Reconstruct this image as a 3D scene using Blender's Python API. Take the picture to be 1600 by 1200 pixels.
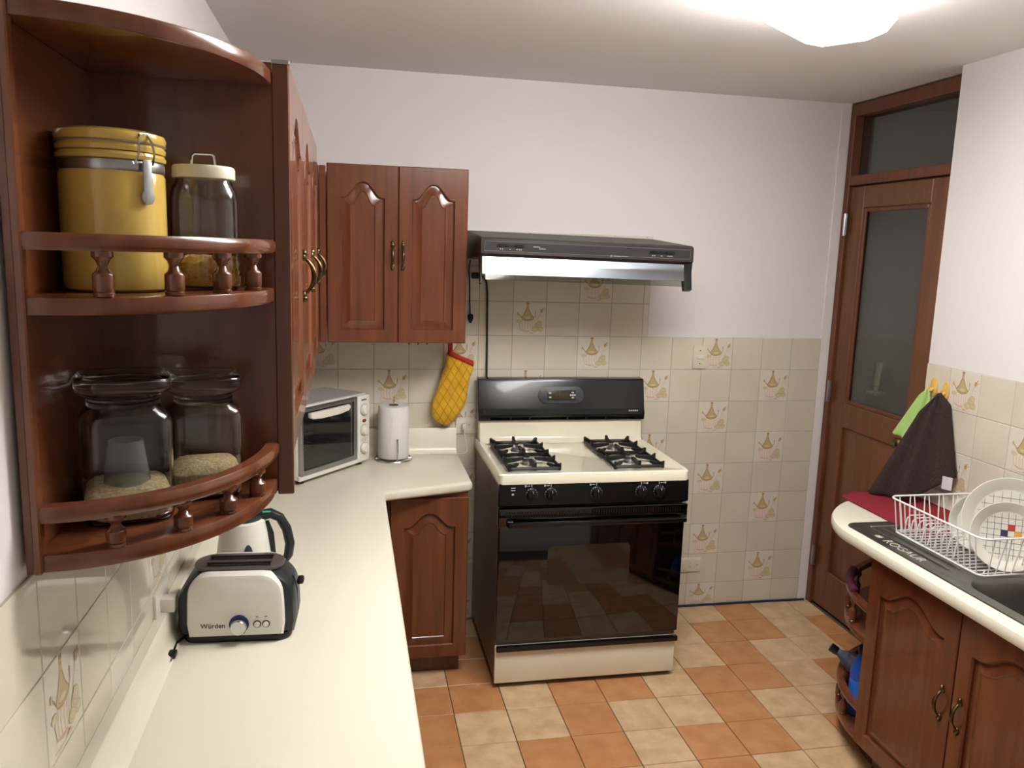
import bpy, bmesh, math, random
from mathutils import Matrix, Vector
random.seed(7)
PI = math.pi
scene = bpy.context.scene
for o in list(bpy.data.objects): bpy.data.objects.remove(o)
COL = scene.collection

# ---------------------------------------------------------------- camera
cam_data = bpy.data.cameras.new('camera')
cam_data.sensor_width = 36.0
cam_data.lens = 1266.06 / 1600 * 36.0
cam_data.clip_start = 0.02
cam = bpy.data.objects.new('camera', cam_data); COL.objects.link(cam)
RX = Vector((0.98063871, -0.19335712, 0.03099594))
DN = Vector((-0.00161366, -0.16625681, -0.98608117))
FW = Vector((0.1958191, 0.96693935, -0.16334988))
CP = Vector((-2.19845, -3.47938, 1.68816))
cm = Matrix(((RX.x, -DN.x, -FW.x, CP.x), (RX.y, -DN.y, -FW.y, CP.y), (RX.z, -DN.z, -FW.z, CP.z), (0, 0, 0, 1)))
cam.matrix_world = cm
scene.camera = cam
# ---------------------------------------------------------------- world, exposure
w = bpy.data.worlds.new('world'); scene.world = w; w.use_nodes = True
w.node_tree.nodes['Background'].inputs[0].default_value = (0.02, 0.022, 0.03, 1)
w.node_tree.nodes['Background'].inputs[1].default_value = 1.0
vs = scene.view_settings
vs.view_transform = 'Standard'; vs.look = 'None'; vs.gamma = 1.0; vs.use_curve_mapping = False
vs.exposure = 0.15
LAMP_STRENGTH = 34.0

# ---------------------------------------------------------------- materials
def lin(h):
    h = h.lstrip('#'); c = [int(h[i:i+2], 16) / 255 for i in (0, 2, 4)]
    return tuple(((x / 12.92) if x <= 0.04045 else ((x + 0.055) / 1.055) ** 2.4) for x in c) + (1,)
MATS = {}
def mat(name, col, rough=0.5, metal=0.0, spec=0.5, coat=0.0, col2=None, scale=8, stretch=(1, 1, 1), detail=4,
        bump=0, bscale=60, trans=0.0, ior=1.45, aniso=0.0, emit=0.0, sheen=0.0, lo=0.35, hi=0.65):
    m = bpy.data.materials.new(name); m.use_nodes = True
    nt = m.node_tree; b = nt.nodes['Principled BSDF']
    b.inputs['Base Color'].default_value = lin(col)
    b.inputs['Roughness'].default_value = rough
    b.inputs['Metallic'].default_value = metal
    b.inputs['Specular IOR Level'].default_value = spec
    b.inputs['Coat Weight'].default_value = coat
    b.inputs['Coat Roughness'].default_value = 0.05
    b.inputs['Transmission Weight'].default_value = trans
    b.inputs['IOR'].default_value = ior
    b.inputs['Anisotropic'].default_value = aniso
    b.inputs['Sheen Weight'].default_value = sheen
    if emit:
        b.inputs['Emission Color'].default_value = lin(col); b.inputs['Emission Strength'].default_value = emit
    if col2 or bump:
        tc = nt.nodes.new('ShaderNodeTexCoord'); mp = nt.nodes.new('ShaderNodeMapping')
        mp.inputs['Scale'].default_value = stretch
        oi = nt.nodes.new('ShaderNodeObjectInfo')
        ad = nt.nodes.new('ShaderNodeVectorMath'); ad.operation = 'MULTIPLY_ADD'
        ad.inputs[1].default_value = (1, 1, 1)
        nt.links.new(tc.outputs['Object'], ad.inputs[0])
        rnd = nt.nodes.new('ShaderNodeMath'); rnd.operation = 'MULTIPLY'; rnd.inputs[1].default_value = 37.0
        nt.links.new(oi.outputs['Random'], rnd.inputs[0])
        nt.links.new(rnd.outputs[0], ad.inputs[2])
        nt.links.new(ad.outputs[0], mp.inputs['Vector'])
    if col2:
        n = nt.nodes.new('ShaderNodeTexNoise'); n.inputs['Scale'].default_value = scale; n.inputs['Detail'].default_value = detail
        nt.links.new(mp.outputs[0], n.inputs['Vector'])
        r = nt.nodes.new('ShaderNodeValToRGB')
        r.color_ramp.elements[0].color = lin(col); r.color_ramp.elements[1].color = lin(col2)
        r.color_ramp.elements[0].position = lo; r.color_ramp.elements[1].position = hi
        nt.links.new(n.outputs['Fac'], r.inputs['Fac']); nt.links.new(r.outputs['Color'], b.inputs['Base Color'])
    if bump:
        n2 = nt.nodes.new('ShaderNodeTexNoise'); n2.inputs['Scale'].default_value = bscale; n2.inputs['Detail'].default_value = 3
        nt.links.new(mp.outputs[0], n2.inputs['Vector'])
        bp = nt.nodes.new('ShaderNodeBump'); bp.inputs['Strength'].default_value = bump; bp.inputs['Distance'].default_value = 0.01
        nt.links.new(n2.outputs['Fac'], bp.inputs['Height']); nt.links.new(bp.outputs[0], b.inputs['Normal'])
    MATS[name] = m
    return m
mat('paint', '#e2dfdd', 0.75, bump=0.03, bscale=90)
mat('ceiling_paint', '#ebe8e6', 0.85)
mat('grout', '#a9a294', 0.9)
mat('floor_grout', '#5a4a3c', 0.9)
mat('tile', '#d6cfbd', 0.06, coat=0.3, col2='#cdc5b2', scale=3)
mat('decor_tile', '#d9d2c4', 0.06, coat=0.3)
mat('floor_orange', '#bf8b5d', 0.33, col2='#b0794d', scale=14, detail=6, bump=0.03, bscale=40)
mat('floor_cream', '#d3b690', 0.33, col2='#bd9c76', scale=14, detail=6, bump=0.03, bscale=40)
mat('print_tan', '#bda878', 0.2); mat('print_brown', '#a1825a', 0.2); mat('print_pink', '#cdaa9c', 0.2)
mat('print_olive', '#cabf9c', 0.2); mat('print_white', '#ddd3c2', 0.2)
mat('wood', '#5a2e1b', 0.24, coat=0.4, col2='#714026', scale=5, stretch=(6, 6, 0.5), detail=6, lo=0.3, hi=0.75)
mat('wood_door', '#613a21', 0.38, coat=0.1, col2='#704628', scale=5, stretch=(7, 7, 0.5), detail=6)
mat('wood_frame', '#5f3523', 0.4, col2='#6f4029', scale=5, stretch=(7, 7, 0.5), detail=6)
mat('laminate', '#dedac8', 0.3, coat=0.1)
mat('cream_enamel', '#e6e1ca', 0.16, coat=0.4)
mat('black_enamel', '#0b0b0d', 0.26, coat=0.15)
mat('black_plastic', '#0e0f11', 0.35)
mat('toaster_top', '#4d4542', 0.3); mat('dark_plastic', '#1d2225', 0.4)
mat('grey_panel', '#3b4047', 0.4)
mat('black_glass', '#040404', 0.05, coat=0.6, spec=0.6)
mat('oven_window', '#0d0c0a', 0.06, coat=0.5)
mat('cast_iron', '#101112', 0.5)
mat('steel', '#a9abad', 0.3, metal=1.0)
mat('steel_dark', '#6f7072', 0.32, metal=1.0, aniso=0.5)
mat('sink_steel', '#8d8c89', 0.36, metal=1.0)
mat('chrome', '#c9cacc', 0.12, metal=1.0)
mat('brass', '#7d6d4a', 0.35, metal=1.0, col2='#4d412c', scale=60)
mat('stove_side', '#7d7367', 0.35, metal=0.3)
mat('hood_dark', '#2a2322', 0.38, col2='#332a27', scale=12)
mat('hood_top', '#5a5753', 0.6, col2='#474441', scale=20)
mat('hood_panel', '#2c292b', 0.4)
mat('visor', '#949ca3', 0.2, metal=1.0, aniso=0.6)
mat('silver_line', '#9a9a9c', 0.3, metal=0.8)
mat('white_plastic', '#dedad0', 0.35)
mat('ivory_plastic', '#d8d1bd', 0.4)
mat('white_paper', '#dcdad6', 0.9, bump=0.15, bscale=160)
mat('cardboard', '#8c6a4a', 0.9)
mat('appliance_white', '#dedcd3', 0.3, coat=0.2)
mat('appliance_grey_top', '#a8a3a2', 0.45)
mat('oven_inside', '#8b8d8e', 0.4, metal=0.6)
mat('yellow_ceramic', '#cdad55', 0.14, coat=0.4)
mat('lid_white', '#d9d3bf', 0.4)
mat('corn', '#c98f2a', 0.5, col2='#e0b45a', scale=40)
mat('rice', '#c0a273', 0.8, col2='#e0caa0', scale=160, bump=0.4, bscale=220)
mat('mitt_yellow', '#d2a41f', 0.9, col2='#c0921a', scale=20, bump=0.3, bscale=40, sheen=0.3)
mat('mitt_seam', '#a87c10', 0.9); mat('etch', '#b0ada0', 0.5); mat('cup_plastic', '#d5dadd', 0.2, trans=0.85, ior=1.2); mat('pet_plastic', '#9db2cc', 0.12, trans=0.85, ior=1.2); mat('mitt_red', '#a5281d', 0.9)
mat('towel_brown', '#372a26', 0.95, bump=0.8, bscale=260)
mat('towel_green', '#9fc46a', 0.95, bump=0.4, bscale=200, sheen=0.3)
mat('cloth_red', '#7d1624', 0.9, bump=0.2, bscale=200)
mat('tag_white', '#c9c4cc', 0.8)
mat('hook_yellow', '#d9b35a', 0.4)
mat('wire_white', '#e6e4e2', 0.3)
mat('china', '#d8d6cb', 0.12, coat=0.4)
mat('ink_dark', '#3a3a36', 0.5); mat('ink_red', '#b8392f', 0.4); mat('ink_blue', '#3b2f5c', 0.4); mat('ink_gold', '#d39a3c', 0.4)
mat('ink_grey', '#9c9c9c', 0.5); mat('print_black', '#1a1a1c', 0.5); mat('print_light', '#b9bcc0', 0.5)
mat('blue_print', '#1f2e6b', 0.4)
mat('red_lamp', '#a3231f', 0.2)
mat('lcd', '#2a2718', 0.3); mat('lcd_digits', '#5e5422', 0.4)
mat('cable_black', '#0c0c0d', 0.45); mat('cable_white', '#c9c5bb', 0.45); mat('cable_blue', '#14284f', 0.45)
mat('bottle_blue', '#1d4fb0', 0.25); mat('bottle_cap', '#0b0b0c', 0.3); mat('label_blue', '#2f6fd0', 0.4)
mat('green_plastic', '#3aa37c', 0.35)
mat('pink_cloth', '#5c2638', 0.9, bump=0.3, bscale=150)
mat('fixture_white', '#d8d8d8', 0.5)
mat('lamp_light', '#fffcf9', 0.5, emit=LAMP_STRENGTH)
def glassy(name, col, rough=0.02, ior=1.45, mixt=0.0):
    m = mat(name, col, rough, trans=1.0, ior=ior); return m
glassy('glass', '#f4f6f4', 0.01, 1.45)
glassy('smoked_glass', '#d9dcd8', 0.02, 1.45)
glassy('door_glass', '#dfe2dc', 0.02, 1.45)
glassy('clear_plastic', '#e8ecee', 0.12, 1.3)
glassy('bag_plastic', '#dfe3e6', 0.25, 1.2)
glassy('visor_glass', '#b9bcae', 0.05, 1.3)

# ---------------------------------------------------------------- helpers
def cache(): return bmesh.new()
def _merge(bm, tmp, mi):
    me = bpy.data.meshes.new('t'); 
    for f in tmp.faces: f.material_index = mi
    tmp.to_mesh(me); tmp.free(); bm.from_mesh(me); bpy.data.meshes.remove(me)
def box(bm, x0, x1, y0, y1, z0, z1, bev=0.0, seg=2, mi=0):
    t = bmesh.new()
    bmesh.ops.create_cube(t, size=1.0)
    for v in t.verts:
        v.co = Vector(((x0 + x1) / 2 + v.co.x * (x1 - x0), (y0 + y1) / 2 + v.co.y * (y1 - y0), (z0 + z1) / 2 + v.co.z * (z1 - z0)))
    if bev > 0:
        bmesh.ops.bevel(t, geom=t.edges[:], offset=bev, segments=seg, affect='EDGES', profile=0.5)
    _merge(bm, t, mi); return bm
def lathe(bm, prof, c=(0, 0, 0), n=32, mi=0, sx=1.0, sy=1.0, mtx=None, expo=2.0):
    rings = []
    for r, z in prof:
        ring = []
        for k in range(n):
            a = 2 * PI * k / n; ca, sa = math.cos(a), math.sin(a)
            if expo != 2.0:
                d = (abs(ca) ** expo + abs(sa) ** expo) ** (-1 / expo); ca *= d; sa *= d
            p = Vector((r * ca * sx, r * sa * sy, z))
            if mtx: p = mtx @ p
            ring.append(bm.verts.new(p + Vector(c)))
        rings.append(ring)
    for i in range(len(rings) - 1):
        for k in range(n):
            f = bm.faces.new((rings[i][k], rings[i][(k + 1) % n], rings[i + 1][(k + 1) % n], rings[i + 1][k])); f.material_index = mi
    for ring, rv in ((rings[0], True), (rings[-1], False)):
        try:
            f = bm.faces.new(list(reversed(ring)) if rv else ring); f.material_index = mi
        except ValueError: pass
    return bm
def axis_m(d):
    d = Vector(d).normalized(); return d.to_track_quat('Z', 'Y').to_matrix()
def cyl(bm, p0, p1, r0, r1=None, n=16, mi=0):
    p0 = Vector(p0); p1 = Vector(p1); r1 = r0 if r1 is None else r1
    return lathe(bm, [(r0, 0), (r1, (p1 - p0).length)], p0, n, mi, mtx=axis_m(p1 - p0))
def tube(bm, pts, r, n=8, closed=False, mi=0, flat=1.0):
    pts = [Vector(p) for p in pts]; m = len(pts); rings = []
    rs = r if isinstance(r, (list, tuple)) else [r] * m
    up = None
    for i in range(m):
        if closed: t = pts[(i + 1) % m] - pts[i - 1]
        else: t = pts[min(i + 1, m - 1)] - pts[max(i - 1, 0)]
        t.normalize()
        if up is None:
            up = Vector((0, 0, 1)) if abs(t.z) < 0.9 else Vector((1, 0, 0))
        u = up - t * up.dot(t)
        if u.length < 1e-5: u = t.orthogonal()
        u.normalize(); s = t.cross(u); up = u
        rings.append([bm.verts.new(pts[i] + (s * math.cos(2 * PI * k / n) * flat + u * math.sin(2 * PI * k / n)) * rs[i]) for k in range(n)])
    L = m if closed else m - 1
    for i in range(L):
        a, b = rings[i], rings[(i + 1) % m]
        for k in range(n):
            f = bm.faces.new((a[k], a[(k + 1) % n], b[(k + 1) % n], b[k])); f.material_index = mi
    if not closed:
        for ring in (list(reversed(rings[0])), rings[-1]):
            f = bm.faces.new(ring); f.material_index = mi
    return bm
def loft(bm, loops, mi=0, cap0=True, cap1=True, closed=True):
    R = [[bm.verts.new(Vector(p)) for p in lp] for lp in loops]; n = len(R[0])
    for i in range(len(R) - 1):
        for k in range(n if closed else n - 1):
            f = bm.faces.new((R[i][k], R[i][(k + 1) % n], R[i + 1][(k + 1) % n], R[i + 1][k])); f.material_index = mi
    if cap0:
        f = bm.faces.new(list(reversed(R[0]))); f.material_index = mi
    if cap1:
        f = bm.faces.new(R[-1]); f.material_index = mi
    return bm
def prism(bm, poly, z0, z1, mi=0, bev=0.0, f3=None):
    """poly: list of (x,y); extruded in z, edges of both ends chamfered; f3 maps (x,y,z)->point"""
    f3 = f3 or (lambda x, y, z: (x, y, z))
    n = len(poly)
    def inset(d):
        out = []
        for i in range(n):
            p = Vector(poly[i]); a = (p - Vector(poly[i - 1])); b = (Vector(poly[(i + 1) % n]) - p)
            if a.length < 1e-9 or b.length < 1e-9: out.append(poly[i]); continue
            a.normalize(); b.normalize(); na = Vector((-a.y, a.x)); nb = Vector((-b.y, b.x)); m = na + nb
            if m.length < 1e-6: m = na
            m.normalize(); q = p + m * d / max(0.4, m.dot(na)); out.append((q.x, q.y))
        return out
    area = sum(poly[i][0] * poly[(i + 1) % n][1] - poly[(i + 1) % n][0] * poly[i][1] for i in range(n))
    sg = 1 if area > 0 else -1
    if bev > 0:
        q = inset(sg * bev)
        q2 = inset(sg * bev * 0.3)
        L = [[f3(x, y, z0) for x, y in q], [f3(x, y, z0 + bev * 0.3) for x, y in q2], [f3(x, y, z0 + bev) for x, y in poly], [f3(x, y, z1 - bev) for x, y in poly], [f3(x, y, z1 - bev * 0.3) for x, y in q2], [f3(x, y, z1) for x, y in q]]
    else:
        L = [[f3(x, y, z0) for x, y in poly], [f3(x, y, z1) for x, y in poly]]
    loft(bm, L, mi); return bm
def ribbon(bm, pts, wd, mi=0, f3=None):
    f3 = f3 or (lambda x, y: (x, y, 0))
    pv = [Vector(p) for p in pts]; L = []
    for i in range(len(pv)):
        t = (pv[min(i + 1, len(pv) - 1)] - pv[max(i - 1, 0)]).normalized(); nn = Vector((-t.y, t.x)) * wd / 2
        L.append((bm.verts.new(f3(*(pv[i] + nn))), bm.verts.new(f3(*(pv[i] - nn)))))
    for i in range(len(L) - 1):
        f = bm.faces.new((L[i][0], L[i][1], L[i + 1][1], L[i + 1][0])); f.material_index = mi
def poly(bm, pts, mi=0, f3=None):
    f3 = f3 or (lambda x, y: (x, y, 0))
    f = bm.faces.new([bm.verts.new(f3(*p)) for p in pts]); f.material_index = mi
def root_m(r):
    return Matrix.Translation(r.location) @ r.rotation_euler.to_matrix().to_4x4()
def obj(name, bm, mats, parent=None, world=False, ang=35, kind=None, smooth=True, recalc=True):
    me = bpy.data.meshes.new(name)
    if recalc: bmesh.ops.recalc_face_normals(bm, faces=bm.faces[:])
    bm.to_mesh(me); bm.free()
    for m in (mats if isinstance(mats, (list, tuple)) else [mats]): me.materials.append(MATS[m])
    if smooth:
        me.polygons.foreach_set('use_smooth', [True] * len(me.polygons)); me.set_sharp_from_angle(angle=math.radians(ang))
    o = bpy.data.objects.new(name, me); COL.objects.link(o)
    if parent:
        if world:
            p = parent; chain = Matrix()
            while p: chain = root_m(p) @ chain; p = p.parent
            me.transform(chain.inverted())
        o.parent = parent
    if kind: o['kind'] = kind
    return o
def inst(name, me, parent, loc=(0, 0, 0), rot=(0, 0, 0)):
    o = bpy.data.objects.new(name, me); COL.objects.link(o); o.parent = parent; o.location = loc; o.rotation_euler = rot; return o
def thing(name, label, cat, loc=(0, 0, 0), rz=0.0, group=None):
    o = bpy.data.objects.new(name, None); COL.objects.link(o); o.empty_display_size = 0.05
    o.location = loc; o.rotation_euler = (0, 0, rz); o['label'] = label; o['category'] = cat
    if group: o['group'] = group
    return o
def tag(o, label, cat, group=None):
    o['label'] = label; o['category'] = cat
    if group: o['group'] = group
    return o
def text_mesh(s, size, mname, extrude=0.0003):
    cu = bpy.data.curves.new('txt', 'FONT'); cu.body = s; cu.size = size; cu.extrude = extrude
    cu.align_x = 'CENTER'; cu.align_y = 'CENTER'
    t = bpy.data.objects.new('txt', cu); COL.objects.link(t)
    dg = bpy.context.evaluated_depsgraph_get()
    me = bpy.data.meshes.new_from_object(t.evaluated_get(dg))
    bpy.data.objects.remove(t); me.materials.clear(); me.materials.append(MATS[mname]); return me
def cut(o, x0, x1, y0, y1, z0, z1, r=.0):
    b = cache(); prism(b, rr(x0, x1, y0, y1, r, 6), z0, z1); me = bpy.data.meshes.new('c'); b.to_mesh(me); b.free()
    c = bpy.data.objects.new('c', me); COL.objects.link(c)
    if o.parent: c.matrix_world = Matrix()
    bpy.context.view_layer.update()
    md = o.modifiers.new('b', 'BOOLEAN'); md.operation = 'DIFFERENCE'; md.solver = 'EXACT'; md.object = c
    bpy.context.view_layer.update()
    nm = bpy.data.meshes.new_from_object(o.evaluated_get(bpy.context.evaluated_depsgraph_get()))
    o.modifiers.clear(); o.data = nm
    bpy.data.objects.remove(c)
    nm.polygons.foreach_set('use_smooth', [True] * len(nm.polygons)); nm.set_sharp_from_angle(angle=math.radians(40))
def cutb(o, b, mtx=None):
    bmesh.ops.recalc_face_normals(b, faces=b.faces[:])
    me = bpy.data.meshes.new('c'); b.to_mesh(me); b.free()
    c = bpy.data.objects.new('c', me); COL.objects.link(c); c.matrix_world = mtx or Matrix()
    bpy.context.view_layer.update()
    md = o.modifiers.new('b', 'BOOLEAN'); md.operation = 'DIFFERENCE'; md.solver = 'EXACT'; md.object = c
    bpy.context.view_layer.update()
    nm = bpy.data.meshes.new_from_object(o.evaluated_get(bpy.context.evaluated_depsgraph_get()))
    o.modifiers.clear(); o.data = nm; bpy.data.objects.remove(c)
    nm.polygons.foreach_set('use_smooth', [True] * len(nm.polygons)); nm.set_sharp_from_angle(angle=math.radians(35))
def arc(cx, cy, a, b, t0, t1, n):
    return [(cx + a * math.cos(t0 + (t1 - t0) * k / n), cy + b * math.sin(t0 + (t1 - t0) * k / n)) for k in range(n + 1)]
def rr(x0, x1, y0, y1, r, n=6):
    P = []
    for cx, cy, t0 in ((x1 - r, y1 - r, 0), (x0 + r, y1 - r, PI / 2), (x0 + r, y0 + r, PI), (x1 - r, y0 + r, PI * 1.5)): P += arc(cx, cy, r, r, t0, t0 + PI / 2, n)
    return P
def setting(o): o['kind'] = 'structure'; return o
FACE_BACK = lambda x, y, z: (x, y, z)

# ================================================================ ROOM
XL, ZC = -2.615, 2.392
XR = -0.04          # right wall face
XD = 0.06           # door plane
YF = -4.3
bm = cache(); box(bm, XL - .1, XD + 2.6, YF - .1, .1, -.06, -.004); setting(obj('floor', bm, 'floor_grout')); FLOOR = bpy.data.objects['floor']
bm = cache(); box(bm, XL - .1, XD + 2.6, YF - .1, .1, ZC, ZC + .06); setting(obj('ceiling', bm, 'ceiling_paint'))
bm = cache()
box(bm, XL - .1, .052, .005, .1, -.004, ZC)
setting(obj('wall_back', bm, 'paint')); WB = bpy.data.objects['wall_back']
bm = cache(); box(bm, XL - .1, XL - .005, YF, .005, -.004, ZC); WL = setting(obj('wall_left', bm, 'paint'))
bm = cache(); box(bm, XR + .005, .16, YF, -.785, -.004, ZC); WR = setting(obj('wall_right', bm, 'paint'))
bm = cache(); box(bm, XL - .1, .16, YF - .1, YF, -.004, ZC); setting(obj('wall_front', bm, 'paint'))
# grout backing sheets behind the tiles
TS, GAP = 0.15, 0.0022
bm = cache(); box(bm, XL - .004, 0.0, .0015, .006, 0, 1.3158); box(bm, -1.76, -.872, .0015, .006, 1.3158, 1.765); obj('grout_bed', bm, 'grout', WB)
bm = cache(); box(bm, XL - .006, XL - .0015, -3.6, 0, .1, 1.24); obj('grout_bed', bm, 'grout', WL)
bm = cache(); box(bm, XR + .0015, XR + .006, -3.6, -.785, .1, 1.311); obj('grout_bed', bm, 'grout', WR)

# tiles ---------------------------------------------------------
TM = {}
def tile_mesh(wd, ht, deco):
    k = (round(wd, 3), round(ht, 3), deco)
    if k not in TM:
        b = bmesh.new(); a, c, e = wd - GAP, ht - GAP, 0.0012
        L = [[(-a/2, 0.004, -c/2), (a/2, 0.004, -c/2), (a/2, 0.004, c/2), (-a/2, 0.004, c/2)],
             [(-a/2, e, -c/2), (a/2, e, -c/2), (a/2, e, c/2), (-a/2, e, c/2)],
             [(-a/2+e, 0, -c/2+e), (a/2-e, 0, -c/2+e), (a/2-e, 0, c/2-e), (-a/2+e, 0, c/2-e)]]
        loft(b, L, cap0=False); bmesh.ops.recalc_face_normals(b, faces=b.faces[:])
        for f in b.faces:
            if f.normal.y > 0.5: f.normal_flip()
        me = bpy.data.meshes.new('tile'); b.to_mesh(me); b.free(); me.materials.append(MATS['decor_tile' if deco else 'tile']); TM[k] = me
    return TM[k]
def motif_mesh():
    """glazed print: wicker flask with flowers, drawn as flat patches (unit tile -0.5..0.5)"""
    b = bmesh.new(); S = 0.15
    cnt = [0]
    def f3(x, y):
        return (x * S, -0.0002 - cnt[0] * 0.00002, y * S)
    def P(pts, mi): cnt[0] += 1; poly(b, pts, mi, f3)
    def R(pts, wd, mi): cnt[0] += 1; ribbon(b, pts, wd, mi, f3)
    def E(cx, cy, a, bb, mi, n=14, t0=0, t1=2*PI): P(arc(cx, cy, a, bb, t0, t1, n)[:-1] if t1 - t0 > 6 else arc(cx, cy, a, bb, t0, t1, n), mi)
    # white basket body
    P([(-.27,-.02),(-.3,-.18),(-.25,-.36),(.06,-.38),(.14,-.3),(.17,-.15),(.13,-.02)], 4)
    # flask cap: neck + dome
    P([(-.09,.47),(-.03,.47),(-.03,.36),(-.02,.3),(.04,.16),(.13,.04),(.1,-.02),(-.05,-.06),(-.2,-.03),(-.24,.03),(-.15,.15),(-.1,.3),(-.1,.36)], 0)
    R([(-.1,.45),(-.02,.45)], .05, 1); R([(-.09,.38),(-.03,.38)], .02, 1)
    R([(-.08,.32),(-.16,.14),(-.24,.03),(-.19,-.03),(-.05,-.06),(.1,-.02),(.14,.04)], .022, 1)
    R([(-.04,.3),(.03,.15),(.12,.05)], .016, 1)
    E(-.05, .02, .1, .045, 3); R(arc(-.05, .03, .12, .05, PI*1.05, PI*1.95, 8), .014, 1)
    for x in (-.2,-.12,-.03,.05,.11): R([(x,-.05),(x-.02,-.18),(x+.005,-.34)], .012, 2)
    R([(-.26,-.05),(-.3,-.18),(-.25,-.34),(-.1,-.385),(.05,-.375)], .014, 2); R([(-.24,-.33),(-.12,-.36),(.02,-.35)], .022, 2)
    R([(-.23,.03),(-.31,.12),(-.36,.16)], .02, 1); E(-.35, .15, .03, .045, 0)
    R([(.12,.03),(.17,.08),(.17,.2)], .014, 1); R([(.17,.15),(.17,.23)], .022, 1)
    E(-.3, -.08, .08, .05, 3); R(arc(-.3, -.08, .08, .05, 0, PI, 6), .01, 0)
    # flowers lower right
    for cx, cy, a in ((.27,-.2,.12),(.17,-.31,.1),(.34,-.3,.09),(.3,-.13,.09)):
        E(cx, cy, a, a*.78, 3); R(arc(cx, cy, a*.95, a*.75, .2, 2*PI-.2, 12), .014, 0)
        R(arc(cx, cy, a*.5, a*.4, .5, PI*1.6, 8), .012, 0)
    # stalk with bud
    R([(.24,-.1),(.27,.04),(.33,.17),(.38,.27)], .012, 2)
    E(.36, .24, .045, .06, 0); R([(.33,.2),(.42,.33)], .02, 1); R([(.37,.22),(.47,.28)], .015, 0); R([(.3,.1),(.4,.06)], .01, 3)
    R([(-.35,-.42),(-.2,-.45),(.05,-.43),(.2,-.45)], .012, 3); E(.08, -.42, .06, .025, 2, 8)
    R([(-.28,-.3),(-.3,-.42)], .008, 3)
    bmesh.ops.recalc_face_normals(b, faces=b.faces[:])
    for f in b.faces:
        if f.normal.y > 0: f.normal_flip()
    me = bpy.data.meshes.new('flask_print'); b.to_mesh(me); b.free()
    for m in ('print_tan', 'print_brown', 'print_pink', 'print_olive', 'print_white'): me.materials.append(MATS[m])
    return me
MOTIF = motif_mesh()
def put_tile(parent, face, u0, u1, v0, v1, deco):
    """face 'b': u=X; 'l': u=Y on left wall; 'r': u=Y on right wall. v = Z"""
    wd, ht = u1 - u0, v1 - v0; uc, vc = (u0 + u1) / 2, (v0 + v1) / 2
    full = wd > .149 and ht > .149
    if face == 'b': loc, rz = (uc, 0, vc), 0
    elif face == 'l': loc, rz = (XL, uc, vc), PI / 2
    else: loc, rz = (XR, uc, vc), -PI / 2
    o = inst('tile', tile_mesh(wd, ht, deco), parent, loc, (0, 0, rz))
    if deco and ht > .1 and wd > .13:
        p = inst('flask_print', MOTIF, o)
        if ht < .149: p.scale = (1, 1, ht / .15 * .98)
Z0 = 1.3158
for r in range(-3, 9):
    for c in range(0, 18):
        x1, x0 = -TS * c, -TS * (c + 1)
        if r < 0:
            if c < 5 or c > 11: continue
            x1 = min(x1, -.872); x0 = max(x0, -1.757)
            if x1 - x0 < .02: continue
        x0 = max(x0, XL)
        z1 = Z0 - TS * r; z0 = max(z1 - TS, .006)
        if c > 12 and r > 4: continue        # hidden behind the base cabinet
        put_tile(WB, 'b', x0, x1, z0, z1, (c % 4 == 3) if r % 2 == 0 else (c % 4 == 1))
# left wall: anchored at Y=-2.04, top at 1.24
for r in range(0, 3):
    for k in range(-9, 14):
        y0 = -2.04 + TS * k; y1 = min(y0 + TS, 0)
        if y0 >= -.02: continue
        z1 = 1.24 - TS * r; z0 = max(z1 - TS, .86)
        put_tile(WL, 'l', y0, y1, z0, z1, (k % 4 == 0) if r % 2 == 0 else (k % 4 == 2))
for r in range(0, 4):
    for k in range(-1, 12):
        y1 = -.911 - TS * k; y0 = y1 - TS; y1 = min(y1, -.785)
        z1 = 1.311 - TS * r; z0 = max(z1 - TS, .79)
        if z1 - z0 < .02: continue
        put_tile(WR, 'r', y0, y1, z0, z1, (k % 4 == 0) if r % 2 == 0 else (k % 4 == 2))
# floor tiles
FS = 0.1956
ftm = {}
def ftile(wd, dp, m):
    k = (round(wd, 3), round(dp, 3), m)
    if k not in ftm:
        b = bmesh.new(); a, c, e = wd - .003, dp - .003, .0012
        loft(b, [[(-a/2,-c/2,-.005),(a/2,-c/2,-.005),(a/2,c/2,-.005),(-a/2,c/2,-.005)], [(-a/2,-c/2,-e),(a/2,-c/2,-e),(a/2,c/2,-e),(-a/2,c/2,-e)],
                 [(-a/2+e,-c/2+e,0),(a/2-e,-c/2+e,0),(a/2-e,c/2-e,0),(-a/2+e,c/2-e,0)]], cap0=False)
        bmesh.ops.recalc_face_normals(b, faces=b.faces[:])
        me = bpy.data.meshes.new('floor_tile'); b.to_mesh(me); b.free(); me.materials.append(MATS[m]); ftm[k] = me
    return ftm[k]
for b_ in range(-1, 14):
    for t in range(-1, 11):
        x0 = -.0658 - FS * t; x1 = x0 + FS; y1 = -.1757 - FS * b_; y0 = y1 - FS
        x1 = min(x1, .05); y1 = min(y1, -.002)
        if x1 - x0 < .02: continue
        if b_ % 2 == 0: cream = (t % 3) == (1 + b_ // 2) % 3
        else: cream = (t % 3) != ((b_ + 1) // 2 + 2) % 3
        inst('floor_tile', ftile(x1 - x0, y1 - y0, 'floor_cream' if cream else 'floor_orange'), FLOOR, ((x0 + x1) / 2, (y0 + y1) / 2, 0))
# blue cable lying along the foot of the back wall
bm = cache(); tube(bm, [(-.9, -.008, .006), (-.6, -.009, .005), (-.3, -.008, .006), (-.05, -.01, .005), (.03, -.012, .006)], .005, 6)
tag(obj('cable', bm, 'cable_blue'), 'dark blue cable lying along the foot of the tiled wall by the wooden door', 'cable')

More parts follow.
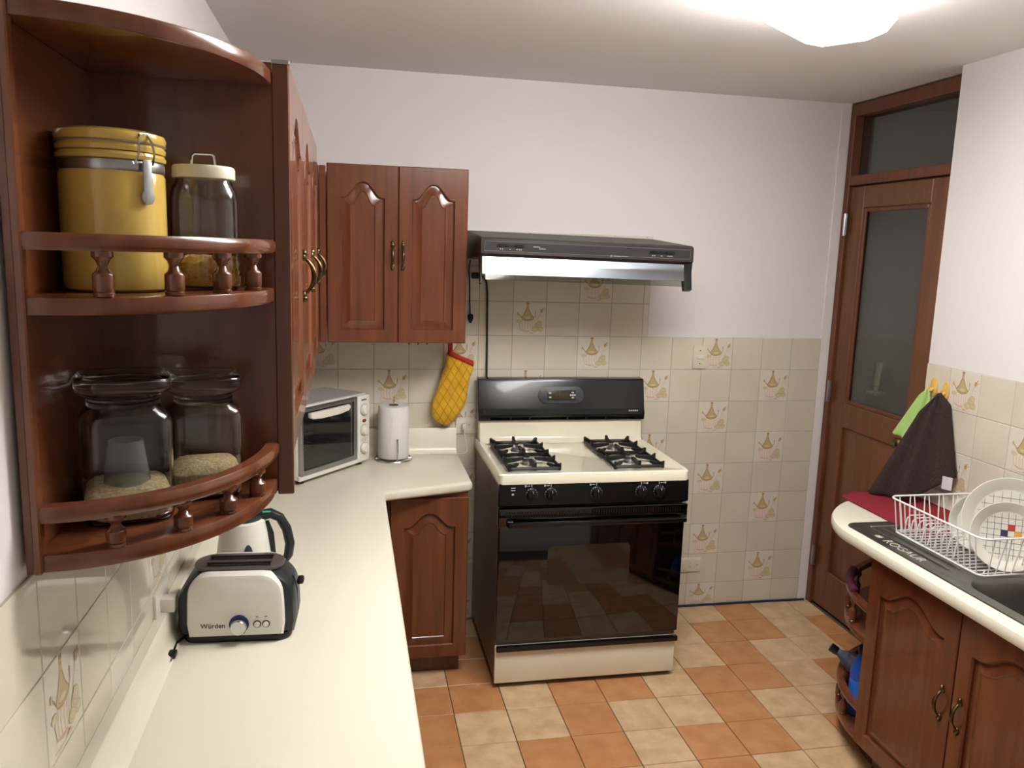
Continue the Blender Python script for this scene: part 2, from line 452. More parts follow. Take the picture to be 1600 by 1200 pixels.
# ---------------------------------------------------------------- door (structure)
D = bpy.data.objects.new('door_1', None); COL.objects.link(D); D.location = (XD, -.35, 0); D['kind'] = 'structure'
def dbox(bm, y0, y1, z0, z1, x0, x1, bev=.003): box(bm, x0, x1, y0, y1, z0, z1, bev, 1)
YJ = -.80           # far (right) jamb, mostly hidden behind the wall corner
bm = cache()
dbox(bm, -.035, .0, 0, 2.385, XD - .015, XD + .09); dbox(bm, YJ - .04, YJ, 0, 2.385, XD - .015, XD + .09)
dbox(bm, YJ, -.035, 2.33, 2.385, XD - .015, XD + .09); dbox(bm, YJ, -.035, 2.025, 2.068, XD - .015, XD + .09)
obj('door_frame', bm, 'wood_frame', D, True)
bm = cache(); box(bm, XD + .03, XD + .036, YJ, -.035, 2.065, 2.335); obj('transom_pane', bm, 'door_glass', D, True)
bm = cache()
for a in ((-.137, -.037, .01, 2.02), (YJ + .002, -.575, .01, 2.02)): dbox(bm, a[0], a[1], a[2], a[3], XD, XD + .04, .004)
dbox(bm, -.577, -.135, 1.922, 2.02, XD, XD + .04, .004); dbox(bm, -.577, -.135, .915, 1.03, XD, XD + .04, .004); dbox(bm, -.577, -.135, .01, .2, XD, XD + .04, .004)
leaf = obj('door_leaf', bm, 'wood_door', D, True)
bm = cache(); box(bm, XD + .012, XD + .03, -.577, -.135, .195, .92, .004); obj('door_panel', bm, 'wood_door', D, True)
bm = cache(); box(bm, XD + .016, XD + .022, -.578, -.134, 1.025, 1.925); obj('door_pane', bm, 'door_glass', D, True)
bm = cache()
for (y0, y1, z0, z1) in ((-.155, -.137, 1.03, 1.922), (-.575, -.557, 1.03, 1.922), (-.557, -.155, 1.904, 1.922), (-.557, -.155, 1.03, 1.048)):
    box(bm, XD + .004, XD + .016, y0, y1, z0, z1, .003, 1)
obj('glazing_bead', bm, 'wood_frame', D, True)
for z in (1.80, 1.02, .2):
    bm = cache(); cyl(bm, (XD - .020, -.036, z), (XD - .020, -.036, z + .1), .006, n=10); box(bm, XD - .018, XD - .0145, -.05, -.02, z, z + .1); obj('hinge', bm, 'steel', D, True)
bm = cache(); lathe(bm, [(.028, 0), (.028, .006), (.012, .01), (.011, .03), (.022, .04), (.025, .052), (.02, .062), (.004, .066)], (XD, -.60, .95), 20, mtx=axis_m((-1, 0, 0)))
lathe(bm, [(.009, 0), (.009, .003)], (XD - .066, -.60, .95), 12, mi=1, mtx=axis_m((-1, 0, 0)))
obj('door_knob', bm, ['brass', 'steel_dark'], D, True)
# white plaster strip between tiles and door frame, unlit room beyond the door
bm = cache(); box(bm, .0005, XD - .016, -.001, .006, 0, ZC); setting(obj('trim_1', bm, 'paint'))
bm = cache()
box(bm, XD + 2.5, XD + 2.6, -2.3, .1, -.004, ZC); box(bm, XD - .005, XD + 2.6, .03, .1, -.004, ZC); box(bm, XD + .1, XD + 2.6, -2.3, -2.2, -.004, ZC)
setting(obj('wall_beyond', bm, 'paint'))
bm = cache(); box(bm, .05, .16, -.80, -.785, 0, ZC); setting(obj('trim_2', bm, 'paint'))
# tube of cream standing on a ledge behind the glass
bm = cache(); box(bm, XD + .17, XD + .23, -0.125, -0.055, 1.058, 1.078, .003, 1); setting(obj('trim_6', bm, 'paint'))
bm = cache(); loft(bm, [[(XD + .2 + a * sx, -0.090 + c * sy, z + -0.0320) for a, c in arc(0, 0, 1, 1, 0, 2 * PI, 16)[:-1]] for z, sx, sy in ((1.11, .012, .012), (1.135, .013, .013), (1.14, .018, .02), (1.2, .014, .026), (1.25, .002, .03))])
tag(obj('cream_tube', bm, 'ivory_plastic'), 'pale upright tube dimly seen behind the dark glass of the wooden door', 'tube')

# ---------------------------------------------------------------- ceiling lamp
LD = Vector((.80, .60, 0)); LC = Vector((-1.34, -1.70, 0))
lamp = thing('ceiling_lamp', 'bright white fluorescent batten fixed diagonally to the ceiling', 'lamp', (LC.x, LC.y, ZC - .115), math.atan2(LD.y, LD.x))
bm = cache(); box(bm, -.58, .58, -.035, .035, .060, .115, .004, 2); obj('housing', bm, 'fixture_white', lamp)
bm = cache(); prism(bm, [(-.135, .045), (-.11, .015), (-.06, .0), (.06, .0), (.11, .015), (.135, .045), (.11, .064), (-.11, .064)], -.61, .61, 0, .012, f3=lambda x, y, z: (z, x, y)); obj('diffuser', bm, 'lamp_light', lamp, ang=60)

# ================================================================ CABINET DOORS
def cathedral(wd, ht, ins, rise, bot=None):
    """outline points (x,z), centred in x, z from 0..ht; constant count"""
    bot = ins if bot is None else bot
    hw = wd / 2 - ins; N = 18; sh = hw * .12
    ztop = ht - ins - .012
    pts = [(-hw, bot), (hw, bot)]
    for k in range(N + 1):
        x = hw - 2 * hw * k / N
        u = max(0.0, min(1.0, (hw - sh - abs(x)) / (hw - sh)))
        pts.append((x, ztop - rise + rise * (0.5 - 0.5 * math.cos(PI * min(1, u * 1.08)))))
    return pts
def door_mesh(wd, ht, rise=.045, th=.018, stile=.05):
    b = bmesh.new(); N = 18
    o1 = cathedral(wd, ht, stile, rise)
    hw = wd / 2
    outer = [(-hw, 0), (hw, 0)] + [(hw - 2 * hw * k / N, ht) for k in range(N + 1)]
    e = .003
    def inset_outer(d): return [(max(-hw + d, min(hw - d, x)), max(d, min(ht - d, z))) for x, z in outer]
    L = [[(x, th, z) for x, z in outer], [(x, e, z) for x, z in outer], [(x, 0, z) for x, z in inset_outer(e)],
         [(x, 0, z) for x, z in o1]]
    o1b = cathedral(wd, ht, stile + .004, rise)
    o2 = cathedral(wd, ht, stile + .010, rise * .97)
    o3 = cathedral(wd, ht, stile + .036, rise * .88)
    o4 = cathedral(wd, ht, stile + .039, rise * .87)
    o5 = cathedral(wd, ht, stile + .043, rise * .85)
    L += [[(x, .005, z) for x, z in o1b], [(x, .012, z) for x, z in o1b], [(x, .012, z) for x, z in o2], [(x, .002, z) for x, z in o3], [(x, .0045, z) for x, z in o4], [(x, .0045, z) for x, z in o5]]
    loft(b, L, cap0=True, cap1=True)
    bmesh.ops.recalc_face_normals(b, faces=b.faces[:])
    me = bpy.data.meshes.new('door'); b.to_mesh(me); b.free(); me.materials.append(MATS['wood'])
    me.polygons.foreach_set('use_smooth', [True] * len(me.polygons)); me.set_sharp_from_angle(angle=math.radians(25))
    return me
def handle_mesh(ln=.08, out=.024):
    b = bmesh.new(); n = 12
    pts = [(0, -out * math.sin(PI * k / n) ** .7 if 0 < k < n else 0, -ln / 2 + ln * k / n) for k in range(n + 1)]
    tube(b, pts, [.0035 + .0025 * math.sin(PI * k / n) ** 2 for k in range(n + 1)], 8)
    for z in (-ln / 2, ln / 2):
        lathe(b, [(.0085, 0), (.0085, .003), (.006, .006)], (0, 0, z), 12, mtx=axis_m((0, -1, 0)))
        s = 1 if z > 0 else -1
        lathe(b, [(.006, 0), (.007, .004), (.003, .012)], (0, -.003, z + s * .004), 8, mtx=axis_m((0, 0, s)))
    bmesh.ops.recalc_face_normals(b, faces=b.faces[:])
    me = bpy.data.meshes.new('handle'); b.to_mesh(me); b.free(); me.materials.append(MATS['brass'])
    me.polygons.foreach_set('use_smooth', [True] * len(me.polygons)); return me
HM = handle_mesh()
def add_door(parent, wd, ht, loc, rz, hx=None, hz=None, rise=.058, stile=.05):
    """loc = world position of the bottom centre of the front face; door faces -Y before rz"""
    inv = root_m(parent).inverted()
    d = inst('door', door_mesh(wd, ht, rise, stile=stile), parent)
    d.matrix_local = inv @ Matrix.Translation(loc) @ Matrix.Rotation(rz, 4, 'Z')
    if hx is not None: inst('handle', HM, d, (hx, 0, hz))
    return d
def cab(name, label, x0, x1, y0, y1, z0, z1, group=None, m='wood'):
    t = thing(name, label, 'cabinet', ((x0 + x1) / 2, (y0 + y1) / 2, z0), 0, group)
    return t

# wall cabinet on the back wall
c1 = cab('wall_cabinet', 'two-door mahogany wall cabinet hung on the tiled wall beside the range hood', -2.285, -1.752, -.32, 0, 1.317, 1.985)
bm = cache(); box(bm, -2.283, -1.753, -.300, -.001, 1.318, 1.984, .002, 1); obj('body', bm, 'wood', c1, True)
add_door(c1, .2645, .668, (-2.151, -.32, 1.317), 0, .112, .335)
add_door(c1, .2645, .668, (-1.8845, -.32, 1.317), 0, -.115, .335)
for x in (-1.97, -1.935, -1.9):
    bm = cache(); cyl(bm, (x, -.29, 1.319), (x, -.29, 1.308), .004, n=8); obj('cup_hook', bm, 'brass', c1, True)
# left run of wall cabinets (doors face +X)
XFL = -2.297
def left_cab(label, y0, y1, doors, z0=1.25, z1=1.982, endp=False):
    t = cab('wall_cabinet', label, XL, XFL, y0, y1, z0, z1)
    b = cache(); box(b, XL + .001, XFL - .019, y0 + .001, y1 - .001, 1.317 if not endp else z0, z1 - .002, .002, 1)
    obj('body', b, 'wood', t, True)
    for (yc, wd, hx) in doors: add_door(t, wd, .663, (XFL, yc, 1.319), PI / 2, hx, .30)
    return t
cA = left_cab('single-door mahogany wall cabinet joined to the open curved shelf unit', -2.03, -1.64, [(-1.835, .386, .16)])
bm = cache(); box(bm, -2.325, XFL, -2.032, -2.022, 1.244, 1.978, .002, 1); obj('end_panel', bm, 'wood', cA, True)
bm = cache(); box(bm, -2.325, XFL + .001, -2.034, -2.02, 1.977, 1.984, .001, 1); obj('metal_strip', bm, 'steel', cA, True)
cB = left_cab('two-door mahogany wall cabinet on the left wall above the kettle', -1.64, -.86, [(-1.445, .386, .16), (-1.055, .386, .165)])
cC = cab('corner_cabinet', 'plain mahogany corner wall cabinet above the toaster oven', XL, -2.312, -.86, 0, 1.317, 1.98)
bm = cache(); box(bm, XL + .001, -2.312, -.858, -.001, 1.317, 1.975, .002, 1); obj('body', bm, 'wood', cC, True)
bm = cache(); box(bm, -2.311, -2.287, -.318, -.3, 1.317, 1.975, .002, 1); obj('filler_strip', bm, 'wood', cC, True)

# ---------------------------------------------------------------- open curved shelf unit
BAL = (.195, .38, .565, .775)
def curved_shelf_unit(cx, cy, a, b, sx, sy, levels, rails, top, zlo, name, label, mats, stile_w, panels=True, rail_r=.009):
    """quarter ellipse centred on the inner corner (cx,cy), extending sx*a in X and sy*b in Y"""
    t = thing(name, label, 'shelf', (cx + sx * a * .4, cy + sy * b * .4, zlo))
    md, mr = mats
    q = lambda k, n, aa, bb: (cx + sx * aa * math.cos(PI / 2 * k / n), cy + sy * bb * math.sin(PI / 2 * k / n))
    def board(z0, z1, nm):
        p = [(cx, cy)] + [q(k, 20, a, b) for k in range(21)]
        bb = cache(); prism(bb, p, z0, z1, 0, .004); return obj(nm, bb, mr if nm == 'shelf' else md, t, True, 40)
    for z0, z1 in levels: board(z0, z1, 'shelf')
    if top: board(top[0], top[1], 'top_board')
    if panels:
        z1 = top[1] if top else levels[-1][1]
        bb = cache(); box(bb, min(cx, cx + sx * a), max(cx, cx + sx * a), min(cy - sy * .012, cy), max(cy - sy * .012, cy), zlo, z1 - .004); obj('side_panel', bb, md, t, True)
        bb = cache(); box(bb, min(cx - sx * .01, cx), max(cx - sx * .01, cx), min(cy, cy + sy * b), max(cy, cy + sy * b), zlo, z1 - .004); obj('back_panel', bb, md, t, True)
        bb = cache(); box(bb, min(cx, cx + sx * stile_w), max(cx, cx + sx * stile_w), min(cy + sy * (b - .012), cy + sy * (b + .006)), max(cy + sy * (b - .012), cy + sy * (b + .006)), zlo, z1 - .002, .002, 1); obj('stile', bb, md, t, True)
    for zr, zs in rails:
        bb = cache(); pts = [q(k, 24, a - .008, b - .008) for k in range(25)]
        L = []
        for k, (x, y) in enumerate(pts):
            nx, ny = sx * math.cos(PI / 2 * k / 24) / a, sy * math.sin(PI / 2 * k / 24) / b
            ln = math.hypot(nx, ny); nx /= ln; ny /= ln
            sec = [(-.011, -.011), (.008, -.011), (.012, -.005), (.012, .005), (.008, .011), (-.011, .011)]
            L.append([(x + nx * u, y + ny * u, zr + v) for u, v in sec])
        loft(bb, L); obj('rail', bb, mr, t, True, 50)
        for fr in BAL:
            x, y = q(fr, 1, a - .012, b - .012)
            h = zr - .011 - zs
            pr = [(.0125, 0), (.0135, .08), (.012, .1), (.0135, .14), (.0135, .48), (.012, .52), (.009, .56), (.006, .68), (.009, .8), (.0135, .88), (.0135, 1.0)]
            bb = cache(); lathe(bb, [(r, z * h) for r, z in pr], (x, y, zs), 14); obj('baluster', bb, mr, t, True, 40)
    return t
SH = curved_shelf_unit(XL + .012, -2.03, .278, .345, 1, -1, [(1.25, 1.275), (1.588, 1.612)], [(1.681, 1.612), (1.329, 1.275)], (1.942, 1.966), 1.25,
    'curved_shelf', 'mahogany open corner shelf unit with curved boards and turned baluster rails', ('wood', 'wood'), .011)

# ---------------------------------------------------------------- jars on the shelf
def yellow_canister(loc, rz):
    t = thing('canister', 'large yellow ceramic canister with wire clamp lid on the curved shelf', 'jar', loc, rz)
    b = cache(); lathe(b, [(.062, 0), (.068, .004), (.070, .012), (.070, .160), (.067, .168)], n=40); obj('body', b, 'yellow_ceramic', t)
    b = cache(); lathe(b, [(.0685, .166), (.0695, .168), (.0695, .178), (.0685, .18)], n=40); obj('clamp_band', b, 'steel', t)
    b = cache(); lathe(b, [(.066, .180), (.071, .182), (.072, .187), (.070, .191), (.067, .192), (.071, .193), (.072, .199), (.069, .204)], n=40); obj('neck_ring', b, 'yellow_ceramic', t)
    b = cache(); lathe(b, [(.066, .204), (.0715, .206), (.073, .212), (.071, .218), (.06, .222), (.02, .224)], n=40)
    lid = obj('lid', b, 'yellow_ceramic', t)
    b = cache(); lathe(b, [(.0705, .2035), (.0725, .2045), (.0705, .2055)], n=40); obj('gasket', b, 'ink_grey', lid)
    b = cache()
    for s in (-1, 1):
        tube(b, [(s * .014, -.071, .176), (s * .012, -.078, .19), (s * .010, -.076, .206), (s * .006, -.072, .215)], .0016, 6)
    tube(b, [(-.006, -.072, .215), (0, -.070, .217), (.006, -.072, .215)], .0016, 6); obj('wire_bail', b, 'chrome', t)
    b = cache(); prism(b, [(-.006, 0), (.006, 0), (.007, -.035)] + [(.0105 * math.cos(a), -.05 + .0105 * math.sin(a)) for a in [PI * .25 - PI * 1.5 * k / 12 for k in range(13)]] + [(-.007, -.035)], 0, .0025, 0, .0006, f3=lambda x, y, z: (x + .002, -.0735 - z, .182 + y)); obj('latch', b, 'steel', t)
    return t
yellow_canister((-2.530, -2.205, 1.6125), .85)
def glass_pot(loc, s, rz, label, fill, fillm, kind):
    t = thing('glass_jar', label, 'jar', loc, rz)
    return t
# round glass jar with corn
t = thing('glass_jar', 'round glass jar of yellow corn kernels with white lid and wire handle', 'jar', (-2.420, -2.122, 1.6125)); t.scale = (1, 1, 1.07)
b = cache(); lathe(b, [(.046, 0), (.05, .004), (.051, .015), (.051, .125), (.049, .140), (.042, .152), (.041, .158), (.0385, .158), (.0395, .15), (.0465, .138), (.0485, .124), (.0485, .016), (.046, .006), (.01, .005)], n=36); obj('glass_body', b, 'glass', t, ang=60)
b = cache(); lathe(b, [(.045, .157), (.046, .158), (.046, .172), (.044, .175), (.01, .176)], n=36); lid = obj('lid', b, 'lid_white', t)
b = cache(); tube(b, [(-.018, 0, .175), (-.016, 0, .19), (-.012, 0, .193), (.012, 0, .193), (.016, 0, .19), (.018, 0, .175)], .002, 6); obj('lid_handle', b, 'chrome', lid)
b = cache(); lathe(b, [(.046, .0065), (.0482, .012), (.0482, .038), (.04, .045), (.01, .048)], n=28); bag = obj('corn_fill', b, 'corn', t); bag['kind'] = 'stuff'
b = cache(); rnd = random.Random(3)
for k in range(260):
    a = rnd.uniform(0, 2 * PI); 
    if k < 180: r, z = .0465, rnd.uniform(.012, .04)
    else: r, z = .045 * math.sqrt(rnd.random()), .045
    lathe(b, [(.0005, -.003), (.003, -.0015), (.0032, .001), (.001, .003)], (r * math.cos(a), r * math.sin(a), z), 5, mtx=Matrix.Rotation(rnd.uniform(0, 3), 3, 'X') @ Matrix.Rotation(rnd.uniform(0, 3), 3, 'Y'))
o = obj('corn_kernels', b, 'corn', t); o['kind'] = 'stuff'
# square storage jars of rice
def square_jar(loc, rz, s, label, fillh, cup):
    t = thing('storage_jar', label, 'jar', loc, rz)
    e = 5.0
    w_ = .062 * s; h = .165 * s
    b = cache(); lathe(b, [(w_ * .85, 0), (w_ * .97, .004), (w_, .012), (w_, h * .86), (w_ * .95, h * .93), (w_ * .78, h * .985), (w_ * .74, h), (w_ * .70, h), (w_ * .74, h * .97), (w_ * .91, h * .915), (w_ * .955, h * .85), (w_ * .955, .014), (w_ * .9, .007), (.01, .006)], n=40, expo=e); obj('glass_body', b, 'glass', t, ang=60)
    b = cache(); lathe(b, [(w_ * .75, h - .002), (w_ * .79, h), (w_ * .79, h + .006), (w_ * .75, h + .007), (w_ * .78, h + .009), (w_ * .78, h + .014), (w_ * .74, h + .016)], n=36); obj('seal_ring', b, 'clear_plastic', t)
    b = cache(); lathe(b, [(w_ * .7, h + .012), (w_ * .8, h + .015), (w_ * .99, h + .024), (w_ * 1.02, h + .030), (w_ * 1.02, h + .040), (w_ * .95, h + .045), (w_ * .5, h + .040), (.004, h + .039)], n=40, expo=4); obj('lid', b, 'glass', t, ang=60)
    b = cache(); top = fillh
    lathe(b, [(w_ * .88, .0075), (w_ * .945, .014), (w_ * .945, top * .8), (w_ * .8, top * .93), (w_ * .4, top * 1.05), (.004, top * 1.1)], n=40, expo=e); o = obj('rice_fill', b, 'rice', t); o['kind'] = 'stuff'
    if cup:
        b = cache(); lathe(b, [(.034, top * .9), (.024, top * .9 + .07), (.0225, top * .9 + .07), (.032, top * .9)], (.0, -.005, 0), 24)
        obj('scoop_cup', b, 'cup_plastic', t)
    return t
square_jar((-2.529, -2.207, 1.2755), .28, 1.03, 'square glass storage jar of rice with an upturned scoop cup inside', .05, True)
square_jar((-2.435, -2.098, 1.2755), .2, .93, 'square glass storage jar of pale grains without a scoop, beside the rice jar', .052, False)

# ================================================================ COUNTERS
ZT = .80
def counter(name, label, poly_top, th, front_r=.012):
    b = cache(); prism(b, poly_top, ZT - th, ZT, 0, .012); return tag(obj(name, b, 'laminate', ang=50), label, 'worktop')
cnr = [(XL, 0), (XL, -3.3), (-2.066, -3.3), (-2.070, -2.1), (-2.075, -.600), (-2.06, -.583), (-1.745, -.490), (-1.735, -.48), (-1.733, 0)]
ct = thing('worktop', 'cream laminate L-shaped worktop with raised upstand along the walls', 'worktop', (-2.34, -1.6, ZT - .04))
b = cache(); prism(b, cnr, ZT - .04, ZT, 0, .012); obj('top', b, 'laminate', ct, True, 50)
b = cache(); prism(b, [(0, 0), (.045, 0), (.034, .012), (.026, .03), (.024, .072), (.02, .077), (0, .077)], -3.3, 0, 0, 0, f3=lambda x, y, z: (XL + .0005 + x, z, ZT + y)); setting(obj('trim_3', b, 'laminate', None, ang=50))
b = cache(); prism(b, [(0, 0), (.045, 0), (.034, .012), (.026, .03), (.024, .105), (.02, .110), (0, .110)], XL + .02, -1.742, 0, 0, f3=lambda x, y, z: (z, -.0005 - x, ZT + y)); setting(obj('trim_4', b, 'laminate', None, ang=50))
# right worktop with rounded end
rc = thing('worktop', 'cream worktop with rounded end holding the steel sink by the door', 'worktop', (-.3, -1.9, ZT - .04))
SKX0, SKX1, SKY0, SKY1 = -.545, -.10, -2.25, -1.10       # sink plate
outer = [(XR + .0, -3.3), (-.60, -3.3), (-.595, -1.95), (-.583, -1.2)] + arc(XR, -1.19, .543, .43, PI, PI / 2, 18)[1:]
b = cache(); prism(b, outer, ZT - .04, ZT - .0005, 0, .012); cut(obj('top', b, 'laminate', rc, True, 50), -.505, -.135, -2.155, -1.585, ZT - .1, ZT + .1, .07)
b = cache(); prism(b, [(0, 0), (.03, 0), (.026, .03), (.024, .05), (.02, .055), (0, .055)], -3.3, -.80, 0, 0, f3=lambda x, y, z: (XR - .0005 - x, z, ZT + y - .002)); setting(obj('trim_5', b, 'laminate', None, ang=50))

# base cabinets
kb = cab('base_cabinet', 'single-door mahogany base cabinet between the long worktop and the stove', -2.05, -1.748, -.5, 0, .08, .76)
b = cache(); box(b, -2.06, -1.75, -.482, -.01, .085, .76, .002, 1); obj('body', b, 'wood', kb, True)
b = cache(); box(b, -2.06, -1.77, -.44, -.05, 0, .085); obj('plinth', b, 'wood', kb, True)
add_door(kb, .30, .655, (-1.9, -.5, .088), 0, None, None, .055)
lb = thing('base_cabinet', 'long mahogany base cabinet run under the left worktop', 'cabinet', (-2.33, -1.9, 0))
b = cache(); box(b, XL + .005, -2.115, -3.25, -.02, .085, .76, .002, 1); obj('body', b, 'wood', lb, True)
b = cache(); box(b, XL + .005, -2.16, -3.25, -.02, 0, .085); obj('plinth', b, 'wood', lb, True)
for k in range(6): add_door(lb, .395, .655, (-2.096, -.83 - .4 * k, .088), PI / 2, None, None, .05)
sb = thing('base_cabinet', 'two-door mahogany sink cabinet with bronze handles under the sink', 'cabinet', (-.3, -1.7, 0))
b = cache(); box(b, -.532, XR - .002, -3.25, -1.268, .1, .76, .002, 1); cut(obj('body', b, 'wood', sb, True), -.505, -.135, -2.155, -1.585, .6, .9, .07)
b = cache(); box(b, -.48, XR - .002, -3.25, -1.29, 0, .1); obj('plinth', b, 'wood', sb, True)
add_door(sb, .395, .655, (-.55, -1.47, .103), -PI / 2, .165, .35, .055)
add_door(sb, .395, .655, (-.55, -1.87, .103), -PI / 2, -.165, .35, .055)
for k in range(3): add_door(sb, .395, .655, (-.55, -2.27 - .4 * k, .103), -PI / 2, None, None, .055)
# rounded end shelves beside the door
ES = curved_shelf_unit(XR - .002, -1.266, .49, .45, -1, 1, [(.09, .112), (.435, .457)], [(.555, .457), (.205, .112)], None, .02,
    'end_shelf', 'mahogany rounded end shelves with baluster rails under the red cloth', ('wood', 'wood'), .02, panels=False)
b = cache(); p = [(XR - .002, -1.266)] + [(XR - .002 - .42 * math.cos(PI / 2 * k / 16), -1.266 + .38 * math.sin(PI / 2 * k / 16)) for k in range(17)]; prism(b, p, 0, .092); obj('plinth', b, 'wood', ES, True)

# ================================================================ STOVE
sx0, sx1 = -1.655, -.908
S = thing('gas_stove', 'cream and black gas stove with four burners against the tiled wall', 'stove', ((sx0 + sx1) / 2, -.31, 0))
b = cache(); box(b, sx0 + .004, sx1 - .004, -.60, -.025, .03, .83, .004, 1); obj('body', b, 'stove_side', S, True)
b = cache(); box(b, sx0 + .015, sx1 - .015, -.585, -.04, 0, .035); obj('base', b, 'stove_side', S, True)
# cooktop with raised rim
b = cache()
rim = rr(sx0 - .004, sx1 + .004, -.628, -.02, .02, 4)
inn = rr(sx0 + .018, sx1 - .018, -.606, -.10, .025, 4)
inn2 = rr(sx0 + .026, sx1 - .026, -.598, -.10, .025, 4)
rim_in = rr(sx0 + .001, sx1 - .001, -.623, -.025, .018, 4)
loft(b, [[(x, y, .826) for x, y in rim], [(x, y, .860) for x, y in rim], [(x, y, .866) for x, y in rim_in], [(x, y, .866) for x, y in inn], [(x, y, .860) for x, y in inn2]])
obj('cooktop', b, 'cream_enamel', S, True, 40)
# cream back riser with cove
b = cache()
prof = [(-.03, .86), (-.135, .861), (-.112, .868), (-.100, .885), (-.094, .93), (-.090, .955), (-.03, .955)]
prism(b, prof, sx0 + .004, sx1 - .004, 0, .006, f3=lambda x, y, z: (z, x, y)); obj('back_riser', b, 'cream_enamel', S, True, 50)
# black console
b = cache()
prof = [(-.025, .950), (-.085, .952), (-.104, .957), (-.110, .985), (-.098, 1.012), (-.074, 1.122), (-.066, 1.135), (-.025, 1.137)]
prism(b, prof, sx0 - .003, sx1 + .003, 0, .004, f3=lambda x, y, z: (z, x, y)); cons = obj('console', b, 'black_enamel', S, True, 30)
def cons_y(z): return -.098 + (z - 1.012) / .11 * .024
b = cache(); prism(b, rr(-1.393, -1.187, 1.03, 1.102, .035, 8), 0, .004, 0, .001, f3=lambda x, y, z: (x, cons_y(y) - z + .0005, y)); obj('clock_bezel', b, 'grey_panel', cons, True)
b = cache(); prism(b, rr(-1.353, -1.224, 1.044, 1.088, .003, 2), 0, .002, 0, .0005, f3=lambda x, y, z: (x, cons_y(y) - .0035 - z, y)); obj('clock_display', b, 'lcd', cons, True)
b = cache()
for k, x in enumerate((-1.312, -1.297, -1.283, -1.269)):
    for z in (1.058, 1.066, 1.074): box(b, x - .004, x + .004, cons_y(z) - .0062, cons_y(z) - .0052, z - .0008, z + .0008)
    for dx in (-.004, .004): box(b, x + dx - .0008, x + dx + .0008, cons_y(1.066) - .0062, cons_y(1.066) - .005, 1.058, 1.074)
obj('clock_digits', b, 'lcd_digits', cons, True)['kind'] = 'stuff'
for x, z in ((-1.341, 1.075), (-1.341, 1.057), (-1.238, 1.077), (-1.238, 1.066), (-1.238, 1.055), (-1.246, 1.066), (-1.230, 1.066)):
    b = cache(); prism(b, rr(x - .006, x + .006, z - .003, z + .003, .0025, 3), 0, .0015, 0, .0004, f3=lambda x_, y, q: (x_, cons_y(y) - .0052 - q, y)); obj('button', b, 'print_light', cons, True)
b = cache(); box(b, sx0 + .012, sx1 - .012, -.1135, -.106, .984, 1.010, .002, 1); obj('trim_strip', b, 'dark_plastic', cons, True)
b = cache()
for k in range(5):
    x = sx1 - .075 + k * .009; box(b, x, x + .006, -.1145, -.113, .996, 1.002)
obj('maker_print', b, 'print_light', cons, True)['kind'] = 'stuff'
b = cache()
for a, c in ((sx0 + .05, -1.52), (-1.513, -1.435), (-1.428, -1.265), (-1.258, -1.18), (-1.172, -1.09), (-1.082, -.95)): box(b, a, c, -.13, -.07, .9605, .9715)
cutb(cons, b)
# control panel, tilted slightly
b = cache(); prism(b, [(-.60, .738), (-.622, .738), (-.632, .745), (-.626, .828), (-.60, .828)], sx0 - .002, sx1 + .002, 0, .003, f3=lambda x, y, z: (z, x, y)); cp = obj('control_panel', b, 'black_enamel', S, True, 30)
for x in (-1.533, -1.459, -1.281, -1.102, -1.029):
    b = cache(); lathe(b, [(.0245, 0), (.0245, .004), (.021, .006), (.0185, .02), (.017, .023), (.004, .0235)], (x, -.628, .787), 24, mtx=axis_m((0, -1, .06)))
    box(b, x - .004, x + .004, -.656, -.64, .768, .806, .002, 1)
    k = obj('knob', b, 'black_plastic', S, True)
    b = cache()
    for q in range(14):
        if q in (3,): continue
        a = 2 * PI * q / 14; box(b, x + .0222 * math.cos(a) - .0012, x + .0222 * math.cos(a) + .0012, -.6335, -.632, .787 + .0222 * math.sin(a) - .0012, .787 + .0222 * math.sin(a) + .0012)
    box(b, x - .0008, x + .0008, -.657, -.6555, .797, .806); obj('dial_marks', b, 'print_light', k, True)['kind'] = 'stuff'
    b = cache(); box(b, x - .001, x + .001, -.6305, -.627, .815, .824); s = -1 if x < -1.2 else 1
    box(b, x + s * .012 - .006, x + s * .012 + .006, -.6305, -.627, .819, .8205); box(b, x + s * .024 - .003, x + s * .024 + .003, -.6305, -.627, .8165, .8225); obj('panel_print', b, 'print_light', cp, True)['kind'] = 'stuff'
b = cache()
for z in (.812, .803): box(b, -1.612, -1.596, -.6315, -.627, z, z + .0022)
box(b, -1.609, -1.601, -.632, -.628, .786, .792); obj('panel_print', b, 'print_light', cp, True)['kind'] = 'stuff'
# oven door
od = thing('oven_door', '', ''); COL.objects.unlink(od); bpy.data.objects.remove(od)
b = cache(); box(b, sx0 - .002, sx1 + .002, -.632, -.60, .66, .733, .004, 2); box(b, sx0 + .002, sx1 - .004, -.622, -.60, .2, .66, .004, 2); od = obj('oven_door', b, 'black_glass', S, True)
b = cache(); prism(b, rr(-1.46, -1.13, .42, .58, .02, 5), 0, .0006, 0, 0, f3=lambda x, y, z: (x, -.6222 - z, y)); obj('oven_window', b, 'oven_window', od, True)
b = cache(); box(b, sx0 + .03, sx1 - .012, -.668, -.645, .668, .688, .006, 2)
for x in (sx0 + .04, sx1 - .02): box(b, x - .012, x + .012, -.65, -.628, .668, .69, .002, 1)
obj('door_handle', b, 'black_enamel', od, True)
b = cache(); n = 70
for k in range(n):
    x = sx0 + .03 + (sx1 - sx0 - .06) * k / (n - 1); box(b, x - .0022, x + .0022, -.6335, -.631, .702, .722)
o = obj('vent_slots', b, 'black_plastic', od, True); o['kind'] = 'stuff'
